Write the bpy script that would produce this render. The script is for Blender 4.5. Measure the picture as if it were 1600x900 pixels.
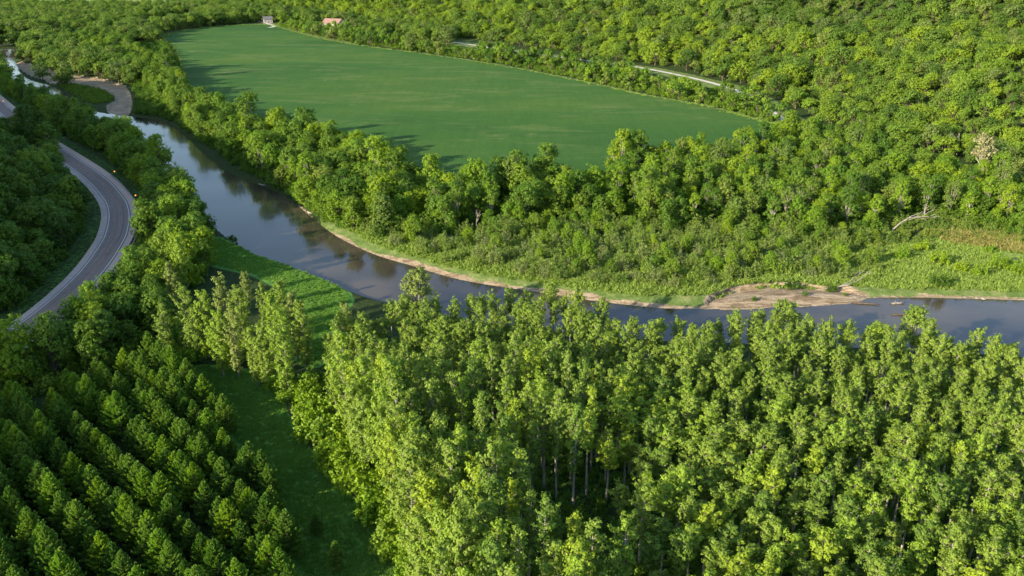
import bpy, math, random
import numpy as np
from mathutils import Vector, Matrix

for o in list(bpy.data.objects): bpy.data.objects.remove(o)
S = bpy.context.scene
COL = S.collection
R = math.radians

# ------------------------------------------------------------------ camera, sky, sun, exposure
CAM_H, PITCH, FPX = 91.5, R(21.6), 1350.0
cam_data = bpy.data.cameras.new('camera'); cam = bpy.data.objects.new('camera', cam_data); COL.objects.link(cam)
cam.location = (0, 0, CAM_H); cam.rotation_euler = (R(90) - PITCH, 0, 0)
cam_data.sensor_width = 36; cam_data.lens = 36 * FPX / 1600; cam_data.clip_start = 1; cam_data.clip_end = 30000
S.camera = cam
SUN_EL = R(19); SHAD = R(53)            # shadows run towards (sin, cos) of SHAD
W = bpy.data.worlds.new('World'); S.world = W; W.use_nodes = True
wn = W.node_tree; wn.nodes.clear()
sky = wn.nodes.new('ShaderNodeTexSky'); sky.sky_type = 'NISHITA'; sky.sun_disc = False
sky.sun_elevation = SUN_EL; sky.sun_rotation = SHAD + math.pi; sky.altitude = 300; sky.air_density = 1.0; sky.dust_density = 0.8
bg = wn.nodes.new('ShaderNodeBackground'); bg.inputs[1].default_value = 0.145
wo = wn.nodes.new('ShaderNodeOutputWorld'); wn.links.new(sky.outputs[0], bg.inputs[0]); wn.links.new(bg.outputs[0], wo.inputs[0])
sd = bpy.data.lights.new('sun', 'SUN'); sd.energy = 5.0; sd.angle = R(0.6); sd.color = (1.0, 0.87, 0.66)
sun = bpy.data.objects.new('sun', sd); COL.objects.link(sun)
tdir = Vector((math.sin(SHAD) * math.cos(SUN_EL), math.cos(SHAD) * math.cos(SUN_EL), -math.sin(SUN_EL)))
sun.rotation_euler = tdir.to_track_quat('-Z', 'Y').to_euler(); sun.location = (-300, -200, 300)
S.view_settings.view_transform = 'Standard'; S.view_settings.look = 'None'; S.view_settings.gamma = 1
S.view_settings.use_curve_mapping = False; S.view_settings.exposure = 1.07
S.cycles.max_bounces = 6; S.cycles.diffuse_bounces = 2; S.cycles.glossy_bounces = 2; S.cycles.transmission_bounces = 3
S.cycles.transparent_max_bounces = 4; S.cycles.volume_bounces = 0
S.cycles.use_denoising = True; S.cycles.denoiser = 'OPENIMAGEDENOISE'; S.cycles.denoising_input_passes = 'RGB_ALBEDO_NORMAL'; S.cycles.denoising_prefilter = 'ACCURATE'

# ------------------------------------------------------------------ photo pixel -> ground
def g(u, v, z=0.0):
    a = (u - 800) / FPX; b = (v - 450) / FPX
    dy = math.cos(PITCH) - b * math.sin(PITCH); dz = -math.sin(PITCH) - b * math.cos(PITCH)
    t = (z - CAM_H) / dz
    return (a * t, dy * t)
def G(L, z=0.0): return [g(u, v, z) for u, v in L]
def project(x, y, z):
    x = np.asarray(x, float); y = np.asarray(y, float); z = np.asarray(z, float)
    f = y * math.cos(PITCH) - (z - CAM_H) * math.sin(PITCH)
    up = y * math.sin(PITCH) + (z - CAM_H) * math.cos(PITCH)
    f = np.where(f < 1, 1, f)
    return 800 + FPX * x / f, 450 - FPX * up / f, f
def spline(P, n=8, closed=False):
    P = [np.array(p, float) for p in P]; out = []
    m = len(P)
    rng_ = range(m) if closed else range(m - 1)
    for i in rng_:
        if closed: a, b, c, d = P[i - 1], P[i], P[(i + 1) % m], P[(i + 2) % m]
        else: a, b, c, d = P[max(i - 1, 0)], P[i], P[i + 1], P[min(i + 2, m - 1)]
        for k in range(n):
            t = k / n
            out.append(.5 * ((2 * b) + (-a + c) * t + (2 * a - 5 * b + 4 * c - d) * t * t + (-a + 3 * b - 3 * c + d) * t ** 3))
    if not closed: out.append(P[-1])
    return np.array(out)
def inpoly(x, y, P):
    x = np.asarray(x, float); y = np.asarray(y, float); c = np.zeros(x.shape, bool)
    P = np.asarray(P, float); j = len(P) - 1
    if x.size <= 1500:
        Q = np.roll(P, 1, 0); X_ = x.reshape(-1, 1); Y_ = y.reshape(-1, 1); dyq = Q[:, 1] - P[:, 1]; dyq = np.where(dyq == 0, 1e-12, dyq)
        m = ((P[:, 1] > Y_) != (Q[:, 1] > Y_)) & (X_ < (Q[:, 0] - P[:, 0]) * (Y_ - P[:, 1]) / dyq + P[:, 0])
        return (m.sum(1) % 2 == 1).reshape(x.shape)
    for i in range(len(P)):
        xi, yi = P[i]; xj, yj = P[j]
        if yi != yj:
            m = ((yi > y) != (yj > y)) & (x < (xj - xi) * (y - yi) / (yj - yi) + xi)
            c ^= m
        j = i
    return c
def dist_line(x, y, P, closed=False, want_side=False):
    """distance to a polyline; with want_side also the side (positive = left of travel) and the arc length of the nearest point"""
    x = np.asarray(x, float); y = np.asarray(y, float); P = np.asarray(P, float)
    if x.size <= 1500:
        A = P if closed else P[:-1]; B = np.roll(P, -1, 0) if closed else P[1:]; E = B - A; L2 = np.maximum((E ** 2).sum(1), 1e-12)
        rx = x.reshape(-1, 1) - A[:, 0]; ry = y.reshape(-1, 1) - A[:, 1]; t = np.clip((rx * E[:, 0] + ry * E[:, 1]) / L2, 0, 1)
        dx = rx - t * E[:, 0]; dy = ry - t * E[:, 1]; d2 = dx * dx + dy * dy; k = d2.argmin(1); r_ = np.arange(len(k))
        d = np.sqrt(d2[r_, k]).reshape(x.shape)
        if not want_side: return d
        L = np.sqrt(L2); acc = np.concatenate([[0], np.cumsum(L)[:-1]])
        return d, np.sign(E[k, 0] * dy[r_, k] - E[k, 1] * dx[r_, k]).reshape(x.shape), (acc[k] + t[r_, k] * L[k]).reshape(x.shape)
    best = np.full(x.shape, 1e18); side = np.zeros(x.shape); arc = np.zeros(x.shape); acc = 0.0
    n = len(P) if closed else len(P) - 1
    for i in range(n):
        ax, ay = P[i]; bx, by = P[(i + 1) % len(P)]
        ex, ey = bx - ax, by - ay; L2 = ex * ex + ey * ey
        if L2 < 1e-9: continue
        t = np.clip(((x - ax) * ex + (y - ay) * ey) / L2, 0, 1)
        dx = x - ax - t * ex; dy = y - ay - t * ey; d2 = dx * dx + dy * dy
        m = d2 < best
        best = np.where(m, d2, best)
        if want_side:
            side = np.where(m, np.sign(ex * dy - ey * dx), side); arc = np.where(m, acc + t * math.sqrt(L2), arc)
        acc += math.sqrt(L2)
    d = np.sqrt(best)
    return (d, side, arc) if want_side else d
def sstep(a, b, x):
    t = np.clip((x - a) / (b - a), 0, 1); return t * t * (3 - 2 * t)
_ns = np.random.RandomState(5)
_wv = [(_ns.uniform(0, 6.28), _ns.uniform(0.6, 1.7), _ns.uniform(0, 6.28)) for _ in range(9)]
def wob(x, y, s):
    """smooth undulation of wavelength about s, in -1..1"""
    v = 0
    for a, k, p in _wv: v = v + np.sin((x * math.cos(a) + y * math.sin(a)) * k * 6.283 / s + p)
    return v / 4.5

# ------------------------------------------------------------------ layout (all in metres on the ground)
RIGHT_BANK = spline(G([(-120, 78), (0, 74), (38, 74), (22, 92), (38, 118), (78, 131), (106, 146), (128, 165), (160, 173), (184, 176), (232, 182), (262, 189), (292, 213), (322, 241), (357, 266),
              (420, 291), (455, 311), (480, 331), (520, 362), (580, 391), (640, 409), (700, 427), (760, 439), (830, 449), (880, 457), (960, 468),
              (1030, 475), (1110, 477), (1200, 473), (1270, 471), (1325, 467), (1358, 460), (1440, 459), (1520, 461), (1600, 463)]) + [(200, 220), (300, 213), (420, 179), (600, 67)], 4)
LEFT_BANK = spline(G([(-120, 98), (0, 98), (10, 112), (35, 140), (75, 160), (120, 178), (160, 190), (190, 205), (222, 226), (250, 256), (298, 305), (342, 355), (398, 391), (455, 411), (520, 437), (590, 463), (697, 486),
              (760, 499), (860, 510), (1000, 524), (1200, 532), (1400, 540), (1600, 552)]) + [(180, 174), (290, 157), (400, 123), (560, 34)], 4)
RIVER = np.vstack([RIGHT_BANK, LEFT_BANK[::-1]])
ROAD = spline(G([(5, 170), (28, 190), (60, 218), (98, 243), (130, 264), (150, 279.5), (161.5, 290), (176.7, 308.7), (183, 320), (186, 334), (185.3, 347), (182, 362),
              (176.7, 375), (158.7, 403.7), (138.7, 429), (113, 454.7), (86.7, 478), (64, 496), (32, 519), (0, 541)], .5) + [(-133, 157), (-145, 112), (-150, 67), (-150, 0), (-170, -134)], 8)
_d0 = ROAD[0] - ROAD[6]; _d0 /= np.linalg.norm(_d0)
ROAD = np.vstack([[ROAD[0] + _d0 * k for k in (500, 300, 120, 40)], ROAD])
GRAVEL = spline([(-420, 1378)] + G([(560, 44), (640, 56), (700, 65), (760, 74), (800, 80), (870, 89), (940, 98.5), (1005, 107), (1100, 127), (1170, 150), (1230, 190)]) + [(175, 403), (205, 336), (240, 293), (330, 252), (500, 190)], 8)
BAR_NORTH = spline(G([(24, 96), (60, 103), (100, 115), (150, 121), (190, 132), (201, 148), (205, 163), (198, 177), (178, 176), (168, 166), (181, 158), (177, 147), (150, 138), (115, 131), (82, 128), (72, 124), (45, 114)]), 5, True)
BAR_EAST = spline(G([(1105, 470), (1125, 455), (1160, 447), (1215, 440), (1260, 443), (1300, 446), (1330, 450), (1357, 459), (1325, 467), (1270, 471.5), (1200, 474.5), (1140, 477)]), 5, True)
FIELD = spline(G([(262, 62), (282, 92), (284, 122), (302, 150), (335, 172), (372, 192)]) + G([(430, 186), (500, 196), (580, 222), (650, 252), (740, 258), (860, 242), (960, 224), (1080, 205), (1170, 199)], 12)
              + G([(1228, 203), (1190, 190), (1100, 166), (1000, 148), (930, 132), (800, 106), (680, 87), (560, 71), (490, 58), (440, 44), (415, 39), (360, 40), (300, 46), (262, 54)]), 6, True)
MEADOW = spline(G([(295, 575), (420, 590), (445, 640), (470, 690), (520, 730), (560, 800), (640, 880), (720, 980), (520, 1000), (470, 880), (430, 790), (380, 700), (320, 620)]), 5, True)
BANKMEADOW = spline(G([(330, 372), (398, 393), (455, 413), (520, 440), (545, 470), (520, 500), (510, 560), (470, 560), (460, 470), (400, 430), (330, 410)]), 5, True)
PASTURE_E = spline(G([(1480, 388), (1530, 392), (1600, 408), (1680, 430), (1680, 395), (1560, 385)]), 5, True)
GLADE_E = spline(G([(1385, 280), (1415, 285), (1415, 305), (1385, 300)]), 5, True)
HILLBASE = spline([(-520, 1590), (-380, 1355), (-130, 1053), (135, 678), (172, 482), (205, 370), (240, 319), (330, 274), (520, 213), (900, 67)], 8)
BLUFFBASE_OFF = 13.0

def river_sd(x, y):
    d = dist_line(x, y, RIGHT_BANK); d2 = dist_line(x, y, LEFT_BANK)
    ins = inpoly(x, y, RIVER); side_right = d < d2
    return np.where(ins, -np.minimum(d, d2), np.minimum(d, d2)), side_right
def height(x, y):
    x = np.asarray(x, float); y = np.asarray(y, float)
    z = 0.22 * wob(x, y, 45) + 0.1 * wob(y, x, 13)
    # hillside in the east and north-east
    d, s, a = dist_line(x, y, HILLBASE, want_side=True)
    dd = np.where(s > 0, d, 0)
    z = z + (0.27 * dd * sstep(0, 60, dd) + 4.5 * wob(x, y, 210) * sstep(20, 120, dd)) * np.where(dd < 420, 1, 1)
    z = np.minimum(z, 118 + 6 * wob(x, y, 300))
    # bluff in the west, left of the road
    d, s, a = dist_line(x, y, ROAD, want_side=True)
    dd = np.where(s < 0, d - BLUFFBASE_OFF, 0); dd = np.clip(dd, 0, None)
    crest = 66 + 22 * sstep(150, -20, y) - 10 * sstep(430, 580, y) - 34 * sstep(640, 900, y)
    z = z + sstep(0, 150, dd) * crest * (1 + .07 * wob(x, y, 120))
    # road bed
    k = 1 - sstep(8, 13, d); z = z * (1 - k) + 0.4 * k
    dg = dist_line(x, y, GRAVEL); k = 1 - sstep(3, 8, dg); z = z * (1 - k) + 0.3 * k
    kf = inpoly(x, y, FIELD); z = np.where(kf, 0.05, z)
    # river channel
    sd, rs = river_sd(x, y)
    bank = np.where(rs, -1.62 + 0.75 * sstep(0, 3.5, sd) + 1.0 * sstep(2.5, 7.5, sd), -1.62 + 1.7 * sstep(0, 2.6, sd))
    flat = np.where(sd > 8, z, np.minimum(z, bank + np.maximum(z, 0) * sstep(4, 8, sd)))
    z = np.where(sd < 0, -1.62 - 1.6 * sstep(0, 6, -sd), flat)
    for B in (BAR_NORTH, BAR_EAST):
        ins = inpoly(x, y, B); db = dist_line(x, y, B, closed=True)
        z = np.where(ins, -1.62 + np.minimum(.95, 0.12 + .16 * db) * 1.0 + .12 * wob(x, y, 9), z)
    return z
def hz(x, y): return float(height(np.array([x]), np.array([y]))[0])

# ------------------------------------------------------------------ materials
def new_mat(name):
    m = bpy.data.materials.new(name); m.use_nodes = True; nt = m.node_tree; nt.nodes.clear()
    out = nt.nodes.new('ShaderNodeOutputMaterial'); return m, nt, out
def N(nt, t, **kw):
    n = nt.nodes.new(t)
    for k, v in kw.items():
        if k in n.inputs: n.inputs[k].default_value = v
        else: setattr(n, k, v)
    return n
def noise(nt, scale, detail=3, rough=.55, vec=None, dist=0.0):
    n = nt.nodes.new('ShaderNodeTexNoise'); n.inputs['Scale'].default_value = scale; n.inputs['Detail'].default_value = detail
    n.inputs['Roughness'].default_value = rough; n.inputs['Distortion'].default_value = dist
    if vec is not None: nt.links.new(vec, n.inputs['Vector'])
    return n.outputs['Fac']
def ramp(nt, fac, stops):
    r = nt.nodes.new('ShaderNodeValToRGB'); e = r.color_ramp.elements
    while len(e) < len(stops): e.new(0.5)
    for i, (p, c) in enumerate(stops):
        e[i].position = p; e[i].color = (*c, 1) if len(c) == 3 else c
    nt.links.new(fac, r.inputs[0]); return r.outputs[0]
def mix(nt, fac, a, b, mode='MIX'):
    n = nt.nodes.new('ShaderNodeMix'); n.data_type = 'RGBA'; n.blend_type = mode; n.clamp_result = False
    for i, v in ((0, fac), (6, a), (7, b)):
        if isinstance(v, (int, float)): n.inputs[i].default_value = v
        elif isinstance(v, tuple): n.inputs[i].default_value = (*v, 1)
        else: nt.links.new(v, n.inputs[i])
    return n.outputs[2]
def math_(nt, op, a, b=None, c=None):
    n = nt.nodes.new('ShaderNodeMath'); n.operation = op
    for i, v in enumerate((a, b, c)):
        if v is None: continue
        if isinstance(v, (int, float)): n.inputs[i].default_value = v
        else: nt.links.new(v, n.inputs[i])
    return n.outputs[0]
def geo_pos(nt): return nt.nodes.new('ShaderNodeNewGeometry').outputs['Position']
def scaled(nt, vec, s, rot=0.0):
    m = nt.nodes.new('ShaderNodeMapping'); m.inputs['Scale'].default_value = s; m.inputs['Rotation'].default_value = (0, 0, rot)
    nt.links.new(vec, m.inputs[0]); return m.outputs[0]
def finish(nt, out, col, rough=.9, spec=.2, bump=None, bstr=.3, bdist=.3):
    p = N(nt, 'ShaderNodeBsdfPrincipled'); p.inputs['Specular IOR Level'].default_value = spec
    if isinstance(rough, (int, float)): p.inputs['Roughness'].default_value = rough
    else: nt.links.new(rough, p.inputs['Roughness'])
    if isinstance(col, tuple): p.inputs['Base Color'].default_value = (*col, 1)
    else: nt.links.new(col, p.inputs['Base Color'])
    if bump is not None:
        b = nt.nodes.new('ShaderNodeBump'); b.inputs['Strength'].default_value = bstr; b.inputs['Distance'].default_value = bdist
        nt.links.new(bump, b.inputs['Height']); nt.links.new(b.outputs[0], p.inputs['Normal'])
    nt.links.new(p.outputs[0], out.inputs[0]); return p
def plain(name, col, rough=.7, spec=.3, var=.25, scale=2.0, metallic=0):
    m, nt, out = new_mat(name)
    f = noise(nt, scale, 4, vec=geo_pos(nt))
    c = ramp(nt, f, [(.3, tuple(v * (1 - var) for v in col)), (.7, tuple(min(1, v * (1 + var)) for v in col))])
    p = finish(nt, out, c, rough, spec); p.inputs['Metallic'].default_value = metallic; return m

def leaf_mat(name, dark, light, spring, trans=.35, rnd=.5):
    """dark..light chosen per leaf clump, spring mixed in per tree; the object's colour tints it"""
    m, nt, out = new_mat(name)
    at = nt.nodes.new('ShaderNodeAttribute'); at.attribute_name = 'clump'
    oi = nt.nodes.new('ShaderNodeObjectInfo')
    c = mix(nt, at.outputs['Fac'], dark, light)
    c = mix(nt, math_(nt, 'MULTIPLY', oi.outputs['Random'], rnd), c, spring)
    c = mix(nt, 1.0, c, oi.outputs['Color'], 'MULTIPLY')
    p = nt.nodes.new('ShaderNodeBsdfPrincipled'); p.inputs['Roughness'].default_value = .55; p.inputs['Specular IOR Level'].default_value = .25
    nt.links.new(c, p.inputs['Base Color'])
    tr = nt.nodes.new('ShaderNodeBsdfTranslucent')
    nt.links.new(mix(nt, 1.0, c, (1.25, 1.35, .45), 'MULTIPLY'), tr.inputs[0])
    ms = nt.nodes.new('ShaderNodeMixShader'); ms.inputs[0].default_value = trans
    nt.links.new(p.outputs[0], ms.inputs[1]); nt.links.new(tr.outputs[0], ms.inputs[2]); nt.links.new(ms.outputs[0], out.inputs[0])
    return m
M = {}
M['poplar_leaf'] = leaf_mat('poplar_leaf', (.135, .21, .027), (.24, .345, .050), (.27, .365, .040), rnd=.4)
M['maple_leaf'] = leaf_mat('maple_leaf', (.070, .155, .016), (.165, .285, .030), (.23, .32, .024), rnd=.6)
M['oak_leaf'] = leaf_mat('oak_leaf', (.078, .148, .022), (.16, .262, .038), (.225, .325, .034), rnd=.65)
M['pine_leaf'] = leaf_mat('pine_leaf', (.085, .175, .036), (.20, .335, .065), (.24, .36, .055), trans=.4)
M['willow_leaf'] = leaf_mat('willow_leaf', (.12, .19, .04), (.26, .34, .085), (.24, .34, .04))
M['dry_leaf'] = leaf_mat('dry_leaf', (.26, .24, .12), (.42, .38, .22), (.30, .30, .12), trans=.2)
M['grass_leaf'] = leaf_mat('grass_leaf', (.10, .23, .038), (.20, .36, .065), (.18, .32, .05))
def bark(name, a, b, sc=1.2):
    m, nt, out = new_mat(name); v = scaled(nt, geo_pos(nt), (1, 1, .35))
    finish(nt, out, ramp(nt, noise(nt, sc, 5, .65, v), [(.35, a), (.65, b)]), .9, .1); return m
M['pale_bark'] = bark('pale_bark', (.16, .145, .12), (.42, .39, .33))
M['bark'] = bark('bark', (.07, .055, .04), (.17, .14, .11))
M['dead_wood'] = bark('dead_wood', (.2, .175, .15), (.42, .38, .32))

def ground_material():
    m, nt, out = new_mat('ground'); P = geo_pos(nt)
    n1 = noise(nt, .05, 4, vec=P); n2 = noise(nt, .9, 5, .7, P); n3 = noise(nt, 3.5, 3, .7, P); nb = noise(nt, .22, 4, .6, P)
    floor = ramp(nt, n2, [(.3, (.022, .036, .012)), (.5, (.035, .06, .016)), (.72, (.07, .085, .032))])
    grass = ramp(nt, nb, [(.3, (.08, .20, .045)), (.5, (.12, .28, .055)), (.7, (.20, .33, .08))])
    grass = mix(nt, .75, grass, ramp(nt, n3, [(.3, (.45, .5, .4)), (.7, (1.4, 1.35, 1.2))]), 'MULTIPLY')
    weeds = ramp(nt, nb, [(.3, (.09, .15, .035)), (.5, (.15, .21, .06)), (.72, (.27, .29, .12))])
    weeds = mix(nt, .8, weeds, ramp(nt, n2, [(.3, (.5, .6, .5)), (.7, (1.35, 1.3, 1.25))]), 'MULTIPLY')
    st = scaled(nt, P, (.12, .5, 1), R(-12))
    sand = ramp(nt, noise(nt, 1.0, 7, .75, st, 1.2), [(.27, (.12, .085, .055)), (.44, (.24, .175, .11)), (.56, (.42, .33, .22)), (.75, (.58, .48, .35))])
    at = nt.nodes.new('ShaderNodeAttribute'); at.attribute_name = 'mask'; sep = nt.nodes.new('ShaderNodeSeparateColor'); nt.links.new(at.outputs['Color'], sep.inputs[0])
    def thr(ch, w=.25):
        v = math_(nt, 'ADD', ch, math_(nt, 'MULTIPLY', math_(nt, 'SUBTRACT', n2, .5), .9))
        mr = nt.nodes.new('ShaderNodeMapRange'); mr.inputs['From Min'].default_value = .5 - w / 2; mr.inputs['From Max'].default_value = .5 + w / 2
        nt.links.new(v, mr.inputs[0]); return mr.outputs[0]
    c = mix(nt, thr(sep.outputs[1]), floor, grass); c = mix(nt, thr(sep.outputs[2]), c, weeds); c = mix(nt, thr(sep.outputs[0], .18), c, sand)
    finish(nt, out, c, .95, .1, math_(nt, 'ADD', n2, math_(nt, 'MULTIPLY', n3, .4)), .8, .5)
    return m
M['ground'] = ground_material()
def field_material():
    m, nt, out = new_mat('field'); P = geo_pos(nt)
    st = scaled(nt, P, (.016, .05, 1), R(33)); big = noise(nt, 1.0, 7, .68, st, 1.1)
    st2 = scaled(nt, P, (.006, .012, 1), R(20)); patch = noise(nt, 1.0, 5, .6, st2)
    fine = noise(nt, 1.3, 4, .75, P)
    c = ramp(nt, patch, [(.35, (.038, .108, .020)), (.5, (.050, .128, .023)), (.66, (.072, .145, .025))])
    c = mix(nt, math_(nt, 'MULTIPLY', ramp(nt, big, [(.52, (0, 0, 0)), (.72, (1, 1, 1))]), .36), c, (.24, .25, .10))
    c = mix(nt, .6, c, ramp(nt, fine, [(.3, (.5, .54, .5)), (.7, (1.5, 1.42, 1.4))]), 'MULTIPLY')
    st3 = scaled(nt, P, (.35, .02, 1), R(62)); tram = noise(nt, 1.0, 3, .6, st3)
    c = mix(nt, .2, c, ramp(nt, tram, [(.35, (.72, .76, .74)), (.65, (1.25, 1.2, 1.15))]), 'MULTIPLY')
    spots = noise(nt, .035, 6, .72, P, .4); c = mix(nt, math_(nt, 'MULTIPLY', ramp(nt, spots, [(.60, (0, 0, 0)), (.72, (1, 1, 1))]), .5), c, (.20, .23, .08))
    wv = nt.nodes.new('ShaderNodeTexWave'); wv.inputs['Scale'].default_value = .42; wv.inputs['Distortion'].default_value = .6; nt.links.new(scaled(nt, P, (1, 1, 1), R(-62)), wv.inputs[0])
    finish(nt, out, c, .9, .1, math_(nt, 'ADD', fine, math_(nt, 'MULTIPLY', wv.outputs['Fac'], .15)), .7, .45); return m
M['field'] = field_material()
def hay_material(name, a, b):
    m, nt, out = new_mat(name); P = geo_pos(nt)
    finish(nt, out, ramp(nt, noise(nt, .03, 6, .65, P), [(.35, a), (.65, b)]), .95, .1, noise(nt, 1.0, 3, vec=P), .5, .4); return m
M['pasture'] = hay_material('pasture', (.14, .22, .05), (.26, .33, .09))
def water_material():
    m, nt, out = new_mat('water'); P = geo_pos(nt)
    c = ramp(nt, noise(nt, .035, 3, .5, P), [(.35, (.024, .021, .022)), (.65, (.090, .070, .048))])
    f = noise(nt, 1.1, 4, .6, scaled(nt, P, (1, 1.9, 1), R(20))); f2 = noise(nt, .05, 2, .5, P)
    b = math_(nt, 'MULTIPLY', f, ramp(nt, f2, [(.4, (.15,) * 3), (.65, (1,) * 3)]))
    p = finish(nt, out, c, .07, .5, b, .16, .14); p.inputs['IOR'].default_value = 1.333; return m
M['water'] = water_material()
def road_material():
    m, nt, out = new_mat('asphalt'); P = geo_pos(nt)
    uv = nt.nodes.new('ShaderNodeUVMap'); uv.uv_map = 'UVMap'; sp = nt.nodes.new('ShaderNodeSeparateXYZ'); nt.links.new(uv.outputs[0], sp.inputs[0])
    n = noise(nt, .6, 5, .7, P); along = noise(nt, 1.0, 3, .5, scaled(nt, uv.outputs[0], (1.6, .03, 1)))
    c = ramp(nt, n, [(.3, (.23, .18, .15)), (.7, (.30, .24, .20))])
    c = mix(nt, .6, c, ramp(nt, along, [(.3, (.72, .72, .74)), (.7, (1.28, 1.24, 1.24))]), 'MULTIPLY')
    finish(nt, out, c, .85, .25, n, .1, .02); return m
M['asphalt'] = road_material()
M['shoulder'] = plain('shoulder', (.50, .41, .35), .9, .15, .14, .9)
M['gravel_shoulder'] = plain('gravel_shoulder', (.56, .43, .35), .95, .1, .16, 1.2)
M['fringe'] = plain('fringe', (.20, .19, .14), .95, .1, .3, 1.0)
M['white_paint'] = plain('white_paint', (.82, .78, .74), .6, .3, .12, 1.5)
M['centre_paint'] = plain('centre_paint', (.33, .20, .16), .7, .3, .25, .7)
M['tar'] = plain('tar', (.14, .11, .105), .6, .4, .15, .8)
M['steel'] = plain('steel', (.42, .43, .45), .45, .5, .15, 3, .6)
M['post_wood'] = plain('post_wood', (.06, .05, .04), .9, .1, .3, 3)
M['gravel'] = plain('gravel', (.58, .54, .45), .95, .1, .1, .5)
M['dark_metal'] = plain('dark_metal', (.05, .05, .05), .5, .4, .1, 3)
def emit(name, c, s):
    m, nt, out = new_mat(name); e = nt.nodes.new('ShaderNodeEmission'); e.inputs[0].default_value = (*c, 1); e.inputs[1].default_value = s; nt.links.new(e.outputs[0], out.inputs[0]); return m
M['amber'] = emit('amber', (1.0, .32, .04), 1.6)
M['red_roof'] = plain('red_roof', (.28, .17, .14), .8, .2, .15, .6)
M['white_wall'] = plain('white_wall', (.36, .34, .31), .8, .2, .06, .6)
M['grey_roof'] = plain('grey_roof', (.14, .14, .15), .8, .2, .2, .6)
M['tin_roof'] = plain('tin_roof', (.62, .6, .56), .5, .4, .08, .6)
M['glass'] = plain('glass', (.03, .035, .04), .1, .5, .1, 1)
M['door_paint'] = plain('door_paint', (.2, .06, .04), .6, .3, .1, 1)

# ------------------------------------------------------------------ mesh helpers
def mesh_np(name, V, F, mats, fmat=None, attr=None, smooth=False):
    """F: (n,k) int array or list of such arrays"""
    me = bpy.data.meshes.new(name)
    Fs = F if isinstance(F, list) else [F]
    Fs = [np.asarray(f, np.int32) for f in Fs if len(f)]
    V = np.asarray(V, np.float32); me.vertices.add(len(V)); me.vertices.foreach_set('co', V.ravel())
    loops = np.concatenate([f.ravel() for f in Fs]); me.loops.add(len(loops)); me.loops.foreach_set('vertex_index', loops)
    sizes = np.concatenate([np.full(len(f), f.shape[1], np.int32) for f in Fs]); starts = np.concatenate([[0], np.cumsum(sizes)[:-1]]).astype(np.int32)
    me.polygons.add(len(sizes)); me.polygons.foreach_set('loop_start', starts); me.polygons.foreach_set('loop_total', sizes)
    for mm in (mats if isinstance(mats, (list, tuple)) else [mats]): me.materials.append(mm)
    if fmat is not None: me.polygons.foreach_set('material_index', np.asarray(fmat, np.int32))
    if smooth: me.polygons.foreach_set('use_smooth', np.ones(len(sizes), bool))
    if attr is not None:
        a = me.attributes.new('clump', 'FLOAT', 'POINT'); a.data.foreach_set('value', np.asarray(attr, np.float32))
    me.update(calc_edges=True); return me
def link(name, me, parent=None, loc=None):
    o = bpy.data.objects.new(name, me); COL.objects.link(o)
    if parent is not None: o.parent = parent
    if loc is not None: o.location = loc
    return o
def tag(o, label=None, cat=None, group=None, kind=None):
    if label: o['label'] = label
    if cat: o['category'] = cat
    if group: o['group'] = group
    if kind: o['kind'] = kind
    return o
class MB:
    """collects tubes and boxes into one mesh"""
    def __init__(s): s.v = []; s.f = []; s.m = []; s.n = 0
    def add(s, V, F, mi=0):
        s.v.append(np.asarray(V, float)); 
        for f in F: s.f.append(tuple(i + s.n for i in f)); s.m.append(mi)
        s.n += len(V)
    def tube(s, P, Rr, k=5, mi=0, cap=True):
        P = np.asarray(P, float); n = len(P); V = []
        for i in range(n):
            t = P[min(i + 1, n - 1)] - P[max(i - 1, 0)]; t = t / (np.linalg.norm(t) + 1e-9)
            a = np.cross(t, (0, 0, 1) if abs(t[2]) < .9 else (1, 0, 0)); a /= np.linalg.norm(a); b = np.cross(t, a)
            for j in range(k):
                an = 6.2832 * j / k; V.append(P[i] + Rr[i] * (math.cos(an) * a + math.sin(an) * b))
        F = [(i * k + j, i * k + (j + 1) % k, (i + 1) * k + (j + 1) % k, (i + 1) * k + j) for i in range(n - 1) for j in range(k)]
        if cap: F.append(tuple((n - 1) * k + j for j in range(k)))
        s.add(V, F, mi)
    def box(s, c, d, mi=0, rz=0.0):
        cx, cy, cz = c; V = []
        for x in (-.5, .5):
            for y in (-.5, .5):
                for z in (-.5, .5):
                    px, py = x * d[0], y * d[1]
                    V.append((cx + px * math.cos(rz) - py * math.sin(rz), cy + px * math.sin(rz) + py * math.cos(rz), cz + z * d[2]))
        s.add(V, [(0, 1, 3, 2), (4, 6, 7, 5), (0, 4, 5, 1), (2, 3, 7, 6), (0, 2, 6, 4), (1, 5, 7, 3)], mi)
    def mesh(s, name, mats, smooth=False):
        me = bpy.data.meshes.new(name); me.from_pydata([tuple(v) for v in np.vstack(s.v)], [], s.f)
        for mm in (mats if isinstance(mats, (list, tuple)) else [mats]): me.materials.append(mm)
        me.polygons.foreach_set('material_index', s.m)
        if smooth: me.polygons.foreach_set('use_smooth', [True] * len(me.polygons))
        me.update(); return me

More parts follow.
